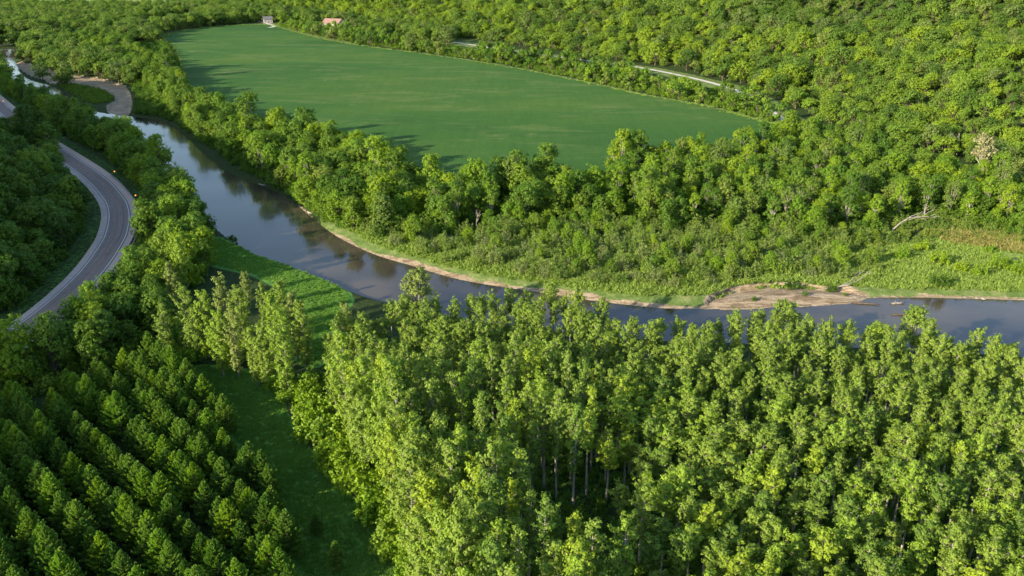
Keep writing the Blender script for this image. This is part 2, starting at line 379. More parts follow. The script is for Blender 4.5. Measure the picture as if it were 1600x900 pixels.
def leaves(rs, C, rad, n, size, asp=1.0, shell=(.45, 1.0), out_w=1.0, rnd_w=.7, up_w=.35, squash=.8, fold=.25, bias=None, bias_w=.9):
    """leaf quads round clump centres C; returns verts, faces, clump value per vertex"""
    C = np.asarray(C, float); rad = np.broadcast_to(np.asarray(rad, float), (len(C),))
    idx = np.repeat(np.arange(len(C)), n); m = len(idx)
    d = rs.normal(size=(m, 3)); d /= np.linalg.norm(d, axis=1)[:, None]
    r = rad[idx] * rs.uniform(shell[0], shell[1], m)
    p = C[idx] + d * r[:, None] * np.array([1, 1, squash])
    nn = d * out_w + rs.normal(size=(m, 3)) * rnd_w * .6 + np.array([0, 0, up_w])
    if bias is not None: nn = nn + np.asarray(bias, float)[idx] * bias_w
    nn /= np.linalg.norm(nn, axis=1)[:, None]
    t = np.cross(nn, rs.normal(size=(m, 3))); t /= np.linalg.norm(t, axis=1)[:, None]; b = np.cross(nn, t)
    s = size * rs.uniform(.6, 1.35, m)[:, None]
    f = fold * s
    V = np.stack([p - t * s * .5, p - b * s * asp * .42 + nn * f * .3, p + t * s * .55, p + b * s * asp * .42 + nn * f * .3], 1).reshape(-1, 3)
    F = np.arange(m * 4).reshape(-1, 4)
    cv = np.clip(rs.uniform(.1, .9, len(C))[idx] + rs.uniform(-.25, .25, m), 0, 1)
    return V, F, np.repeat(cv, 4)

def to_np_tubes(mb):
    V = np.vstack(mb.v); q = [f for f in mb.f]; return V, q

# ------------------------------------------------------------------ tree prototypes: each returns (trunk mesh, crown mesh, width, height)
def proto_poplar(seed, H=24.0, Wd=5.2, base=.34, lean=0.0, nb=46, leafn=20, size=.34, tr=.8, mat='poplar_leaf'):
    rs = np.random.RandomState(seed); mb = MB()
    k = 7; ph = rs.uniform(0, 6.28)
    def tp(t): return np.array([math.sin(t * 3 + ph) * .35 * t + lean * t * t * H, math.cos(t * 2.5 + ph) * .35 * t, t * H])
    mb.tube([tp(i / k) for i in range(k + 1)], [.24 * (1 - .93 * i / k) + .02 for i in range(k + 1)], 6)
    C = []; Rd = []; az = rs.uniform(0, 6.28); sect = [(rs.uniform(0, 6.28), rs.uniform(.0, .35)) for _ in range(3)]
    for i in range(nb):
        t = base + (1 - base) * ((i + rs.uniform(0, .8)) / nb) ** 1.02; az += 2.4 + rs.uniform(-.5, .5)
        u = (t - base) / (1 - base)
        prof = (.35 + .65 * math.sin(min(1, (u * 1.35 + .12)) * math.pi * .5)) if u < .55 else (1.0 - ((u - .55) / .45) ** 1.7 * .82)
        prof *= rs.uniform(.62, 1.18) * (1 - sum(a * max(0, math.cos(az - s)) for s, a in sect))
        L = Wd * .5 * prof; el = R(rs.uniform(28, 58) if u < .85 else rs.uniform(55, 75))
        b0 = tp(t - .03); dv = np.array([math.cos(az) * math.cos(el), math.sin(az) * math.cos(el), math.sin(el)]); LL = L / max(.35, math.cos(el)) * .92
        b1 = b0 + dv * LL * .5 - np.array([0, 0, .06 * LL]); b2 = b0 + dv * LL
        mb.tube([b0, b1, b2], [.055, .04, .015], 3, cap=False)
        nt_ = 2 + int(LL > 1.6) + int(LL > 2.6)
        for j in range(nt_):
            q = (j + 1) / nt_; c = b0 + (b2 - b0) * (q * .85 + .18) + rs.normal(size=3) * .22
            C.append(c); Rd.append(rs.uniform(.42, .78) * tr)
    C.append(tp(1.0)); Rd.append(.4); C.append(tp(.97) + rs.normal(size=3) * .2); Rd.append(.5)
    Ca = np.array(C); bi = Ca - np.array([tp(min(1, max(0, c[2] / H - .06))) for c in C]); bi /= (np.linalg.norm(bi, axis=1)[:, None] + .3)
    V, F, cv = leaves(rs, C, Rd, leafn, size, .95, (.35, 1.15), bias=bi)
    return mb.mesh('poplar_trunk', M['pale_bark']), mesh_np('poplar_crown', V, F, M[mat], attr=cv)

def proto_broad(seed, H=16.0, Wd=10.0, lobes=9, ntuft=16, leafn=16, size=.6, mat='maple_leaf', trunk_mat='bark', base=.18, tuft=.95, low=.25, fork=True, join=False, rnd=.8):
    rs = np.random.RandomState(seed); mb = MB(); th = H * (base + .12)
    mb.tube([(0, 0, -.4), (rs.uniform(-.3, .3), rs.uniform(-.3, .3), th * .5), (rs.uniform(-.5, .5), rs.uniform(-.5, .5), th)], [.42, .33, .27], 7)
    C = []; Rd = []; BI = []; az = rs.uniform(0, 6.28)
    for i in range(lobes):
        az += 2.4 + rs.uniform(-.3, .3); u = (i + .5) / lobes
        if i >= lobes - 2: rr = Wd * .08; zz = H * rs.uniform(.76, .84)
        else: rr = Wd * rs.uniform(.2, .34) * (1 if (i * 5 % lobes) / lobes < .6 else .7); zz = H * (base + low * .5 + (.84 - base - low * .5) * ((i * 5 % lobes) / lobes) ** .8 * rs.uniform(.85, 1.05))
        c = np.array([math.cos(az) * rr, math.sin(az) * rr, zz]); lr = Wd * rs.uniform(.17, .26); lr = min(lr, H - zz if H - zz > 1.4 else 1.4)
        p0 = np.array([rs.uniform(-.4, .4), rs.uniform(-.4, .4), th * rs.uniform(.6, 1)])
        mb.tube([p0, p0 * .45 + c * .55 - np.array([0, 0, .4]), c], [.19, .11, .04], 4, cap=False)
        for j in range(ntuft):
            d = rs.normal(size=3); d /= np.linalg.norm(d); d[2] = d[2] * .85 + .12
            if d[2] < -.55: d[2] *= -.5
            q = c + d * lr * rs.uniform(.55, 1.1) * np.array([1, 1, .95])
            C.append(q); Rd.append(tuft * rs.uniform(.6, 1.1)); BI.append((q - c) / lr * .8 + (c - np.array([0, 0, H * .45])) / (Wd * .5) * .6)
            if j % 5 == 0: mb.tube([c, q], [.05, .015], 3, cap=False)
    V, F, cv = leaves(rs, C, Rd, leafn, size, .95, (.4, 1.1), bias=BI)
    if join:
        TV = np.vstack(mb.v); tq = [f for f in mb.f if len(f) == 4]; n0 = len(TV)
        F2 = np.vstack([np.array(tq), F + n0]); fm = np.concatenate([np.ones(len(tq)), np.zeros(len(F))])
        return mesh_np('tree', np.vstack([TV, V]), F2, [M[mat], M[trunk_mat]], fm, np.concatenate([np.zeros(n0), cv]))
    return mb.mesh('trunk', M[trunk_mat]), mesh_np('crown', V, F, M[mat], attr=cv)

def proto_pine(seed, H=10.0, Wd=5.4):
    rs = np.random.RandomState(seed); mb = MB()
    mb.tube([(0, 0, -.3), (0, 0, H * .5), (rs.uniform(-.1, .1), 0, H * .97)], [.16, .11, .02], 6)
    Vs = []; Cv = []
    nw = 15
    for w in range(nw):
        u = w / (nw - 1); z = H * (.14 + .83 * u); L = Wd * .5 * (1 - u ** 1.5 * .93) * (.72 + .28 * min(1, u * 5)); nb = 7 if u < .8 else 5; az0 = rs.uniform(0, 6.28)
        for b in range(nb):
            az = az0 + 6.2832 * b / nb + rs.uniform(-.25, .25); l = L * rs.uniform(.72, 1.18) + .12; el = R(8 + 50 * u + rs.uniform(-8, 8))
            d = np.array([math.cos(az) * math.cos(el), math.sin(az) * math.cos(el), math.sin(el)]); p0 = np.array([0, 0, z]); p1 = p0 + d * l * .7 + np.array([0, 0, -.04 * l]); p2 = p0 + d * l + np.array([0, 0, .14 * l])
            mb.tube([p0, p1, p2], [.035, .025, .01], 3, cap=False)
            side = np.array([-math.sin(az), math.cos(az), 0])
            nt_ = max(3, int(l * 5.5))
            for j in range(nt_):
                q = (j + 1) / nt_
                if q < .25 and l > 1: continue
                c = (p0 + (p1 - p0) * (q / .7)) if q < .7 else (p1 + (p2 - p1) * ((q - .7) / .3))
                c = c + side * rs.uniform(-.34, .34) * l * (1.15 - q); c[2] += rs.uniform(.0, .12)
                cvv = rs.uniform(.1, .9)
                for kk in range(9):
                    dd = d * rs.uniform(.2, .9) + side * rs.uniform(-.8, .8) + np.array([0, 0, rs.uniform(.1, .9)]); dd /= np.linalg.norm(dd)
                    t = np.cross(dd, rs.normal(size=3)); t /= np.linalg.norm(t); s = rs.uniform(.35, .62); wd = rs.uniform(.09, .15)
                    Vs += [c - t * wd * .5, c + dd * s * .5 - t * wd, c + dd * s, c + dd * s * .5 + t * wd]; v = min(1, max(0, cvv + rs.uniform(-.2, .2))); Cv += [v] * 4
    V = np.array(Vs); F = np.arange(len(V)).reshape(-1, 4)
    return mb.mesh('pine_trunk', M['bark']), mesh_np('pine_crown', V, F, M['pine_leaf'], attr=Cv)

def proto_shrub(seed, H=4.0, Wd=4.0, nt_=30, leafn=14, size=.4, mat='willow_leaf', upright=True, tuft=.5):
    rs = np.random.RandomState(seed); mb = MB(); C = []; Rd = []
    for i in range(nt_):
        az = rs.uniform(0, 6.28); u = math.sqrt(rs.uniform(0, 1)); r = Wd * .5 * u
        z = H * (1 - .55 * u * u) * rs.uniform(.45, 1)
        c = np.array([math.cos(az) * r, math.sin(az) * r, z]); C.append(c); Rd.append(tuft * rs.uniform(.6, 1.15))
        if i % 3 == 0: mb.tube([(c[0] * .15, c[1] * .15, -.2), c * np.array([.6, .6, .6]), c], [.05, .035, .012], 3, cap=False)
        C.append(c * np.array([.95, .95, .6])); Rd.append(tuft * .9)
    V, F, cv = leaves(rs, C, Rd, leafn, size, .5 if upright else .9, (.3, 1.15), squash=1.35 if upright else .8)
    TV = np.vstack(mb.v); tq = [f for f in mb.f if len(f) == 4]; n0 = len(TV)
    return mesh_np('shrub', np.vstack([TV, V]), np.vstack([np.array(tq), F + n0]), [M[mat], M['bark']], np.concatenate([np.ones(len(tq)), np.zeros(len(F))]), np.concatenate([np.zeros(n0), cv]))
def proto_tuft(seed, H=.8, Wd=1.6, n=60, mat='grass_leaf', wd=.09):
    rs = np.random.RandomState(seed); Vs = []
    for i in range(n):
        a = rs.uniform(0, 6.28); r = Wd * .5 * math.sqrt(rs.uniform(0, 1)); p = np.array([math.cos(a) * r, math.sin(a) * r, -.05])
        dd = np.array([rs.normal() * .4, rs.normal() * .4, 1]); dd /= np.linalg.norm(dd); t = np.cross(dd, rs.normal(size=3)); t /= np.linalg.norm(t); s = H * rs.uniform(.5, 1.1)
        Vs += [p - t * wd, p + dd * s * .6 - t * wd * .8, p + dd * s + np.array([dd[0], dd[1], 0]) * s * .4, p + dd * s * .6 + t * wd * .8]
    V = np.array(Vs); return mesh_np('tuft', V, np.arange(len(V)).reshape(-1, 4), M[mat], attr=np.repeat(rs.uniform(0, 1, n), 4))
def proto_dead(seed, H=12.0, spread=.5, n=9, r=.28):
    rs = np.random.RandomState(seed); mb = MB()
    def grow(p, d, L, rad, depth):
        q = p + d * L * .5 + rs.normal(size=3) * L * .04; e = p + d * L + rs.normal(size=3) * L * .06
        mb.tube([p, q, e], [rad, rad * .8, rad * .5], 4 if depth else 6, cap=False)
        if depth >= 3: return
        for _ in range(3 if depth == 0 else 2 + int(rs.uniform() < .4)):
            a = rs.uniform(0, 6.28); nd = d + np.array([math.cos(a), math.sin(a), rs.uniform(-.1, .4)]) * spread * rs.uniform(.7, 1.3); nd /= np.linalg.norm(nd)
            s = q + (e - q) * rs.uniform(.3, 1) if depth == 0 else e
            grow(s, nd, L * rs.uniform(.5, .72), rad * .55, depth + 1)
    grow(np.array([0, 0, -.3]), np.array([0, 0, 1.0]), H * .48, r, 0)
    return mb.mesh('dead_wood', M['dead_wood'])

# ------------------------------------------------------------------ ordinals for labels
_ON = 'first second third fourth fifth sixth seventh eighth ninth tenth eleventh twelfth thirteenth fourteenth fifteenth sixteenth seventeenth eighteenth nineteenth'.split()
_T = {2: ('twentieth', 'twenty'), 3: ('thirtieth', 'thirty'), 4: ('fortieth', 'forty'), 5: ('fiftieth', 'fifty'), 6: ('sixtieth', 'sixty'), 7: ('seventieth', 'seventy'), 8: ('eightieth', 'eighty'), 9: ('ninetieth', 'ninety')}
def ordw(n):
    if n < 20: return _ON[n - 1]
    if n >= 100: return 'hundredth' if n == 100 else 'hundred-and-' + ordw(n - 100)
    return _T[n // 10][0] if n % 10 == 0 else _T[n // 10][1] + '-' + _ON[n % 10 - 1]

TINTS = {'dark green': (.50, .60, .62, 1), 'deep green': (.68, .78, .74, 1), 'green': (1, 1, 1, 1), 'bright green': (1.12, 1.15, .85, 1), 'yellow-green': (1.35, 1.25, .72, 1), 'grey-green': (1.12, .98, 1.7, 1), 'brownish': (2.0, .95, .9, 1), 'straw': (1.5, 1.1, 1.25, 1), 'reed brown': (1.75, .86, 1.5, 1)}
rng = random.Random(11)
def pick_tint(weights):
    return rng.choices(list(weights), list(weights.values()))[0]
_NEW = {}
def place_tree(kind, proto, x, y, z, s, rz, tint, label, group, cat='tree', sz=None, tilt=(0, 0)):
    """a thing with its trunk and crown; proto = (trunk mesh, crown mesh)"""
    t = bpy.data.objects.new(kind, None); COL.objects.link(t); t.empty_display_size = .5
    t.location = (x, y, z); t.rotation_euler = (tilt[0], tilt[1], rz); t.scale = (s, s, sz or s); tag(t, label, cat, group)
    a = link('trunk', proto[0], t); b = link('crown', proto[1], t); b.color = TINTS[tint]; a.color = (1, 1, 1, 1)
    return t
def place_one(kind, me, x, y, z, s, rz, tint, label, group, cat='tree', sz=None):
    o = link(kind, me); o.location = (x, y, z); o.rotation_euler = (0, 0, rz); o.scale = (s, s, sz or s); o.color = TINTS[tint]
    return tag(o, label, cat, group)
def scatter(poly, spacing, jitter=.38, angle=0.0, seed=1, keep=None):
    """jittered grid inside a polygon"""
    P = np.asarray(poly, float); rs = np.random.RandomState(seed); c, s_ = math.cos(angle), math.sin(angle)
    Q = np.stack([P[:, 0] * c + P[:, 1] * s_, -P[:, 0] * s_ + P[:, 1] * c], 1); a0, b0 = Q.min(0); a1, b1 = Q.max(0)
    A, B = np.meshgrid(np.arange(a0, a1, spacing), np.arange(b0, b1, spacing * .9)); A = A + (np.arange(A.shape[0]) % 2)[:, None] * spacing * .5
    A = A.ravel() + rs.uniform(-jitter, jitter, A.size) * spacing; B = B.ravel() + rs.uniform(-jitter, jitter, B.size) * spacing
    X = A * c - B * s_; Y = A * s_ + B * c
    m = inpoly(X, Y, P); X, Y = X[m], Y[m]
    sd, _ = river_sd(X, Y); m = sd > 1.5
    m &= dist_line(X, Y, ROAD) > 10; m &= ~inpoly(X, Y, FIELD)
    return X[m], Y[m]
def in_view(X, Y, Z, mu=60, mv=60):
    u, v, f = project(X, Y, Z); return (u > -mu) & (u < 1600 + mu) & (v > -mv) & (v < 900 + mv) & (f > 5)
def stuff(name, X, Y, Z, S_, protos, label, tint='green', kinds=None, cat=None):
    """one object of uncountable growth: a point cloud carrying copies of small plants"""
    n = len(X); me = bpy.data.meshes.new(name); me.vertices.add(n)
    me.vertices.foreach_set('co', np.stack([X, Y, Z], 1).astype(np.float32).ravel()); me.update()
    rs = np.random.RandomState(n)
    for nm, tp, val in (('pick', 'INT', rs.randint(0, len(protos), n)), ('size', 'FLOAT', np.asarray(S_, np.float32)), ('turn', 'FLOAT', rs.uniform(0, 6.28, n).astype(np.float32))):
        a = me.attributes.new(nm, tp, 'POINT'); a.data.foreach_set('value', val)
    o = link(name, me); o.color = TINTS[tint]
    ng = bpy.data.node_groups.new(name, 'GeometryNodeTree')
    ng.interface.new_socket('Geometry', in_out='INPUT', socket_type='NodeSocketGeometry'); ng.interface.new_socket('Geometry', in_out='OUTPUT', socket_type='NodeSocketGeometry')
    gi = ng.nodes.new('NodeGroupInput'); go = ng.nodes.new('NodeGroupOutput'); jn = ng.nodes.new('GeometryNodeJoinGeometry')
    def named(nm, tp):
        a = ng.nodes.new('GeometryNodeInputNamedAttribute'); a.data_type = tp; a.inputs['Name'].default_value = nm; return a.outputs['Attribute']
    pk, sz, tn = named('pick', 'INT'), named('size', 'FLOAT'), named('turn', 'FLOAT')
    cx = ng.nodes.new('ShaderNodeCombineXYZ'); ng.links.new(tn, cx.inputs[2])
    for i, src in [(i_, s_) for i_, p_ in enumerate(protos) for s_ in (p_ if isinstance(p_, tuple) else (p_,))]:
        cmp_ = ng.nodes.new('FunctionNodeCompare'); cmp_.data_type = 'INT'; cmp_.operation = 'EQUAL'
        ia = [s for s in cmp_.inputs if s.type == 'INT']; ng.links.new(pk, ia[0]); ia[1].default_value = i
        oi = ng.nodes.new('GeometryNodeObjectInfo'); oi.inputs['Object'].default_value = src; oi.inputs['As Instance'].default_value = True; oi.transform_space = 'ORIGINAL'
        ip = ng.nodes.new('GeometryNodeInstanceOnPoints'); ng.links.new(gi.outputs[0], ip.inputs['Points']); ng.links.new(cmp_.outputs[0], ip.inputs['Selection'])
        ng.links.new(oi.outputs['Geometry'], ip.inputs['Instance']); ng.links.new(cx.outputs[0], ip.inputs['Rotation']); ng.links.new(sz, ip.inputs['Scale'])
        ng.links.new(ip.outputs[0], jn.inputs[0])
    ng.links.new(jn.outputs[0], go.inputs[0])
    md = o.modifiers.new('growth', 'NODES'); md.node_group = ng
    return tag(o, label, None, None, 'stuff')

# ------------------------------------------------------------------ ground, water, field, roads
def build_ground():
    th = np.concatenate([np.linspace(-180, -60, 60, endpoint=False), np.linspace(-60, -40, 60, endpoint=False), np.linspace(-40, 40, 440, endpoint=False), np.linspace(40, 60, 60, endpoint=False), np.linspace(60, 180, 60)])
    th = np.radians(th); nr = 300; rings = np.concatenate([np.geomspace(45, 125, 50, endpoint=False), np.geomspace(125, 430, 300, endpoint=False), np.geomspace(430, 800, 60, endpoint=False), np.geomspace(800, 1900, 50)])
    r = np.concatenate([[0.5, 10, 25], rings]); r = np.concatenate([r, [2300, 2900, 4000, 6000, 9000, 14000]])
    T, RR = np.meshgrid(th, r); X = RR * np.sin(T); Y = RR * np.cos(T)
    x = X.ravel(); y = Y.ravel(); z = height(x, y)
    nT = len(th); I = np.arange(len(x)).reshape(X.shape)
    F = np.stack([I[:-1, :-1], I[:-1, 1:], I[1:, 1:], I[1:, :-1]], -1).reshape(-1, 4)
    me = mesh_np('ground', np.stack([x, y, z], 1), F, M['ground'], smooth=True)
    # masks: sand, mown or meadow grass, weedy bank growth
    sd, rs_ = river_sd(x, y); _, _, arc = dist_line(x, y, RIGHT_BANK, want_side=True)
    u, v, f = project(x, y, z); wid = (2.3 + 1.3 * wob(x, y, 34) + .5 * wob(y, x, 11)) * (.35 + .65 * sstep(480, 620, u))
    main = rs_ & (y < 370)
    sand = np.where(main & (sd > -3) & (u > 465), 1 - sstep(wid * .8, wid * 1.5, sd), 0) * np.where(u > 1360, .62, 1)
    for B in (BAR_NORTH, BAR_EAST):
        ins = inpoly(x, y, B); db = dist_line(x, y, B, closed=True); sand = np.maximum(sand, np.where(ins, 1, 1 - sstep(0, 2, db)))
    green = inpoly(x, y, spline(G([(85, 130), (120, 133), (160, 141), (177, 150), (172, 160), (150, 163), (120, 155), (100, 142)]), 4, True)); sand = np.where(green, .1, sand)
    grass = np.zeros_like(x)
    for B in (MEADOW, BANKMEADOW, GLADE_E):
        ins = inpoly(x, y, B); db = dist_line(x, y, B, closed=True); grass = np.maximum(grass, np.where(ins, 1, 1 - sstep(0, 3, db)))
    dr = dist_line(x, y, ROAD); grass = np.maximum(grass, np.where(dr < 13, .42, 0))
    df = dist_line(x, y, FIELD, closed=True); dg_ = dist_line(x, y, GRAVEL)
    weeds = np.where(rs_ & (sd > 0) & (y < 370) & (u > 500), 1 - sstep(28, 45, sd), 0)
    weeds = np.maximum(weeds, (1 - sstep(3, 6, df))); weeds = np.maximum(weeds, (1 - sstep(8, 16, dg_)) * np.where(x > -250, 1, 0))
    ins = inpoly(x, y, PASTURE_E); weeds = np.maximum(weeds, ins); weeds = np.maximum(weeds, np.where(y > 900, .55, 0))
    a = me.color_attributes.new('mask', 'FLOAT_COLOR', 'POINT')
    a.data.foreach_set('color', np.stack([sand, grass, weeds, np.ones_like(x)], 1).astype(np.float32).ravel())
    o = link('ground', me); tag(o, 'green valley floor rising into wooded slopes', kind='structure')
build_ground()

def flat_poly(name, P, z, mat, label, uvs=False):
    from mathutils.geometry import tessellate_polygon
    P = np.asarray(P, float); vs = [Vector((p[0], p[1], 0)) for p in P]
    tr = tessellate_polygon([vs]); me = bpy.data.meshes.new(name); me.from_pydata([(p[0], p[1], z) for p in P], [], [tuple(t) for t in tr]); me.materials.append(mat); me.update()
    import bmesh
    bm = bmesh.new(); bm.from_mesh(me)
    for f in bm.faces:
        f.normal_update()
        if f.normal.z < 0: f.normal_flip()
    bm.to_mesh(me); bm.free()
    return tag(link(name, me), label, kind='structure')
def offset_poly(Lb, d, sgn):
    t = np.gradient(Lb, axis=0); t /= np.linalg.norm(t, axis=1)[:, None]; return Lb + sgn * d * np.stack([-t[:, 1], t[:, 0]], 1)
def ribbon(name, P, a, b, z, mat, label=None, parent=None, kind='structure', uv=False, follow=None):
    """strip between lateral offsets a..b (positive = left of travel) along P"""
    t = np.gradient(P, axis=0); t /= np.linalg.norm(t, axis=1)[:, None]; nrm = np.stack([-t[:, 1], t[:, 0]], 1)
    m = 5; V = []; n = len(P)
    for k in range(m):
        o = a + (b - a) * k / (m - 1); Q = P + nrm * o
        zz = np.full(n, z) if follow is None else height(Q[:, 0], Q[:, 1]) + follow
        V.append(np.column_stack([Q, zz]))
    V = np.concatenate(V); F = []
    for k in range(m - 1):
        for i in range(n - 1): F.append((k * n + i, k * n + i + 1, (k + 1) * n + i + 1, (k + 1) * n + i))
    F = np.array(F)
    if b > a: F = F[:, :]
    me = mesh_np(name, V, F, mat)
    if me.polygons[0].normal.z < 0: me.flip_normals()
    if uv:
        arc = np.concatenate([[0], np.cumsum(np.linalg.norm(np.diff(P, axis=0), axis=1))]); ul = me.uv_layers.new(name='UVMap')
        vi = np.zeros(len(me.loops), np.int32); me.loops.foreach_get('vertex_index', vi); co = np.column_stack([a + (b - a) * (vi // n) / (m - 1), arc[vi % n]])
        ul.data.foreach_set('uv', co.astype(np.float32).ravel())
    o = link(name, me, parent)
    return tag(o, label, kind=kind)
wide = np.vstack([offset_poly(RIGHT_BANK, 2.5, 1), offset_poly(LEFT_BANK, 2.5, -1)[::-1]])
_t = np.array([RIGHT_BANK[0], offset_poly(RIGHT_BANK, 2.5, 1)[0]])
if inpoly(np.array([offset_poly(RIGHT_BANK, 2.5, 1)[60][0]]), np.array([offset_poly(RIGHT_BANK, 2.5, 1)[60][1]]), RIVER)[0]:
    wide = np.vstack([offset_poly(RIGHT_BANK, 2.5, -1), offset_poly(LEFT_BANK, 2.5, 1)[::-1]])
def river_mesh():
    # a fine sheet over the channel, cut to the widened banks
    RB = offset_poly(RIGHT_BANK, 2.5, 1) if len(wide) and np.allclose(wide[0], offset_poly(RIGHT_BANK, 2.5, 1)[0]) else offset_poly(RIGHT_BANK, 2.5, -1)
    return flat_poly('river', wide, -1.5, M['water'], 'slate blue river bending between wooded banks')
river_mesh()
flat_poly('crop_field', FIELD, 0.3, M['field'], 'wide green crop field inside the river bend')
flat_poly('far_pasture', spline([(-900, 1490), (-560, 1411), (-540, 1590), (-900, 1702)], 5, True), .5, M['pasture'], 'light green pasture at the far edge of the valley')
flat_poly('river_meadow', spline(G([(-60, 72), (70, 61), (130, 60), (150, 52), (90, 56), (-60, 66)]), 5, True), .45, M['pasture'], 'narrow pale meadow beside the far river bend')
flat_poly('sunlit_pasture', spline(G([(1490, 391), (1530, 395), (1600, 412), (1680, 432), (1690, 424), (1580, 398), (1520, 388)]), 5, True), .55, M['pasture'], 'bright grass strip at the foot of the eastern slope')
RD = ROAD[4:]; RD = np.vstack([ROAD[:4], RD])
ribbon('road_shoulder', RD, -6.0, 7.0, .43, M['gravel_shoulder'], 'pale gravel shoulder of the curving highway')
ribbon('paved_shoulder', RD, -5.55, -3.4, .445, M['shoulder'], 'grey paved shoulder on the inside of the curve')
ribbon('road', RD, -3.5, 3.5, .46, M['asphalt'], 'grey two lane highway curving along the bluff', uv=True)
ribbon('road_edge_line', RD, -3.42, -3.22, .468, M['white_paint'], 'white edge line on the inside of the curve')
ribbon('road_edge_line', RD, 3.22, 3.42, .468, M['white_paint'], 'white edge line on the outside of the curve')
ribbon('road_edge_seam', RD, -3.85, -3.55, .452, M['tar'], 'dark seam beside the inner edge line')
ribbon('road_edge_seam', RD, 3.56, 3.95, .452, M['tar'], 'dark seam beside the outer edge line')
ribbon('road_centre_line', RD, -.12, .42, .468, M['centre_paint'], 'worn reddish centre line of the highway')
ribbon('road_centre_seam', RD, -.36, -.16, .468, M['tar'], 'dark seam beside the centre line')
_i0 = int(np.argmin(np.linalg.norm(RD - np.array(g(191, 325)), axis=1))); _i1 = int(np.argmin(np.linalg.norm(RD - np.array(g(178, 385)), axis=1)))
ribbon('road_tar_patch', RD[_i0:_i1], 1.35, 1.85, .468, M['tar'], 'long dark tar streak in the outer lane')
ribbon('gravel_road', GRAVEL, -2.2, 2.2, .36, M['gravel'], 'white gravel road along the foot of the hillside')

M['path'] = plain('path', (.085, .085, .035), .95, .1, .35, .8)
ribbon('path', spline(G([(432, 596), (450, 636), (470, 672), (500, 712), (530, 742), (570, 800), (620, 860), (660, 920)]), 6), -.45, .45, 0, M['path'], 'faint trodden path along the meadow beside the poplars', follow=.05)
ribbon('path', spline(G([(478, 448), (484, 462), (498, 480), (520, 492)]), 6), -.3, .3, 0, M['path'], 'faint wheel track curving over the bank meadow', follow=.05)

# ------------------------------------------------------------------ prototypes
POP = [proto_poplar(100 + i, H=h, Wd=w, base=b, nb=nb) for i, (h, w, b, nb) in enumerate([(19, 4.2, .40, 42), (18, 3.8, .38, 40), (20, 4.6, .42, 44), (18.5, 4.0, .36, 44), (17, 3.7, .36, 38), (19, 5.0, .46, 44), (17.5, 4.3, .34, 42)])]
POR = [proto_poplar(150 + i, H=h, Wd=w, base=b, nb=nb) for i, (h, w, b, nb) in enumerate([(15.5, 5.0, .56, 40), (14.5, 4.6, .55, 38), (16, 5.3, .58, 42), (15, 4.8, .52, 42), (13.5, 4.4, .55, 36), (15.5, 6.0, .58, 48)])]
COT = [proto_poplar(130 + i, H=h, Wd=w, base=.1, nb=84, leafn=24, size=.36, tr=.95) for i, (h, w) in enumerate([(20, 7.0), (18, 6.2), (21, 7.6)])]
RND = [proto_broad(170 + i, h, w, 16, ntuft=22, leafn=20, size=.38, tuft=.7, mat='poplar_leaf', trunk_mat='pale_bark', base=.12, low=.15) for i, (h, w) in enumerate([(15, 9.5), (14, 8.5), (16, 9)])]
PIN = [proto_pine(200 + i, h, w) for i, (h, w) in enumerate([(9.3, 5.4), (8.6, 5.0), (9.8, 5.6), (8.0, 4.9), (9.0, 5.2)])]
MAP = [proto_broad(300 + i, h, w, lb + 8, ntuft=26, leafn=17, size=.5, tuft=.85, base=.02, low=.12) for i, (h, w, lb) in enumerate([(19, 13.5, 11), (17, 12, 10), (21, 13, 13), (16, 12.5, 10), (20, 15.5, 14), (18, 11, 11)])]
ASH = [proto_broad(330 + i, h, w, lb + 3, ntuft=22, leafn=16, size=.5, tuft=.8, trunk_mat='pale_bark', base=.14, low=.2) for i, (h, w, lb) in enumerate([(22, 11, 14), (20, 10, 13), (24, 12, 16)])]
OAK = [proto_broad(360 + i, h, w, lb + 5, ntuft=20, leafn=12, size=.62, tuft=.95, mat='oak_leaf', join=True, base=.1) for i, (h, w, lb) in enumerate([(15, 15, 9), (14, 13, 8), (18, 14, 10), (13, 14, 8), (16, 18, 12), (15, 11.5, 8)])]
HDG = [proto_broad(390 + i, h, w, lb, ntuft=12, leafn=10, size=.7, tuft=1.0, join=True, base=.05, low=.1) for i, (h, w, lb) in enumerate([(9, 8.5, 7), (8, 7.5, 6), (10, 8, 8)])]
SHR = [proto_shrub(400 + i, h, w) for i, (h, w) in enumerate([(5.4, 4.6), (4.4, 4.0), (6.2, 4.6), (3.8, 4.6)])]
BUS = [proto_shrub(420 + i, h, w, 34, 16, .38, 'maple_leaf', False, .6) for i, (h, w) in enumerate([(4.5, 5.2), (3.8, 4.6), (5.5, 5.5)])]
TFT = [proto_tuft(440 + i) for i in range(3)]

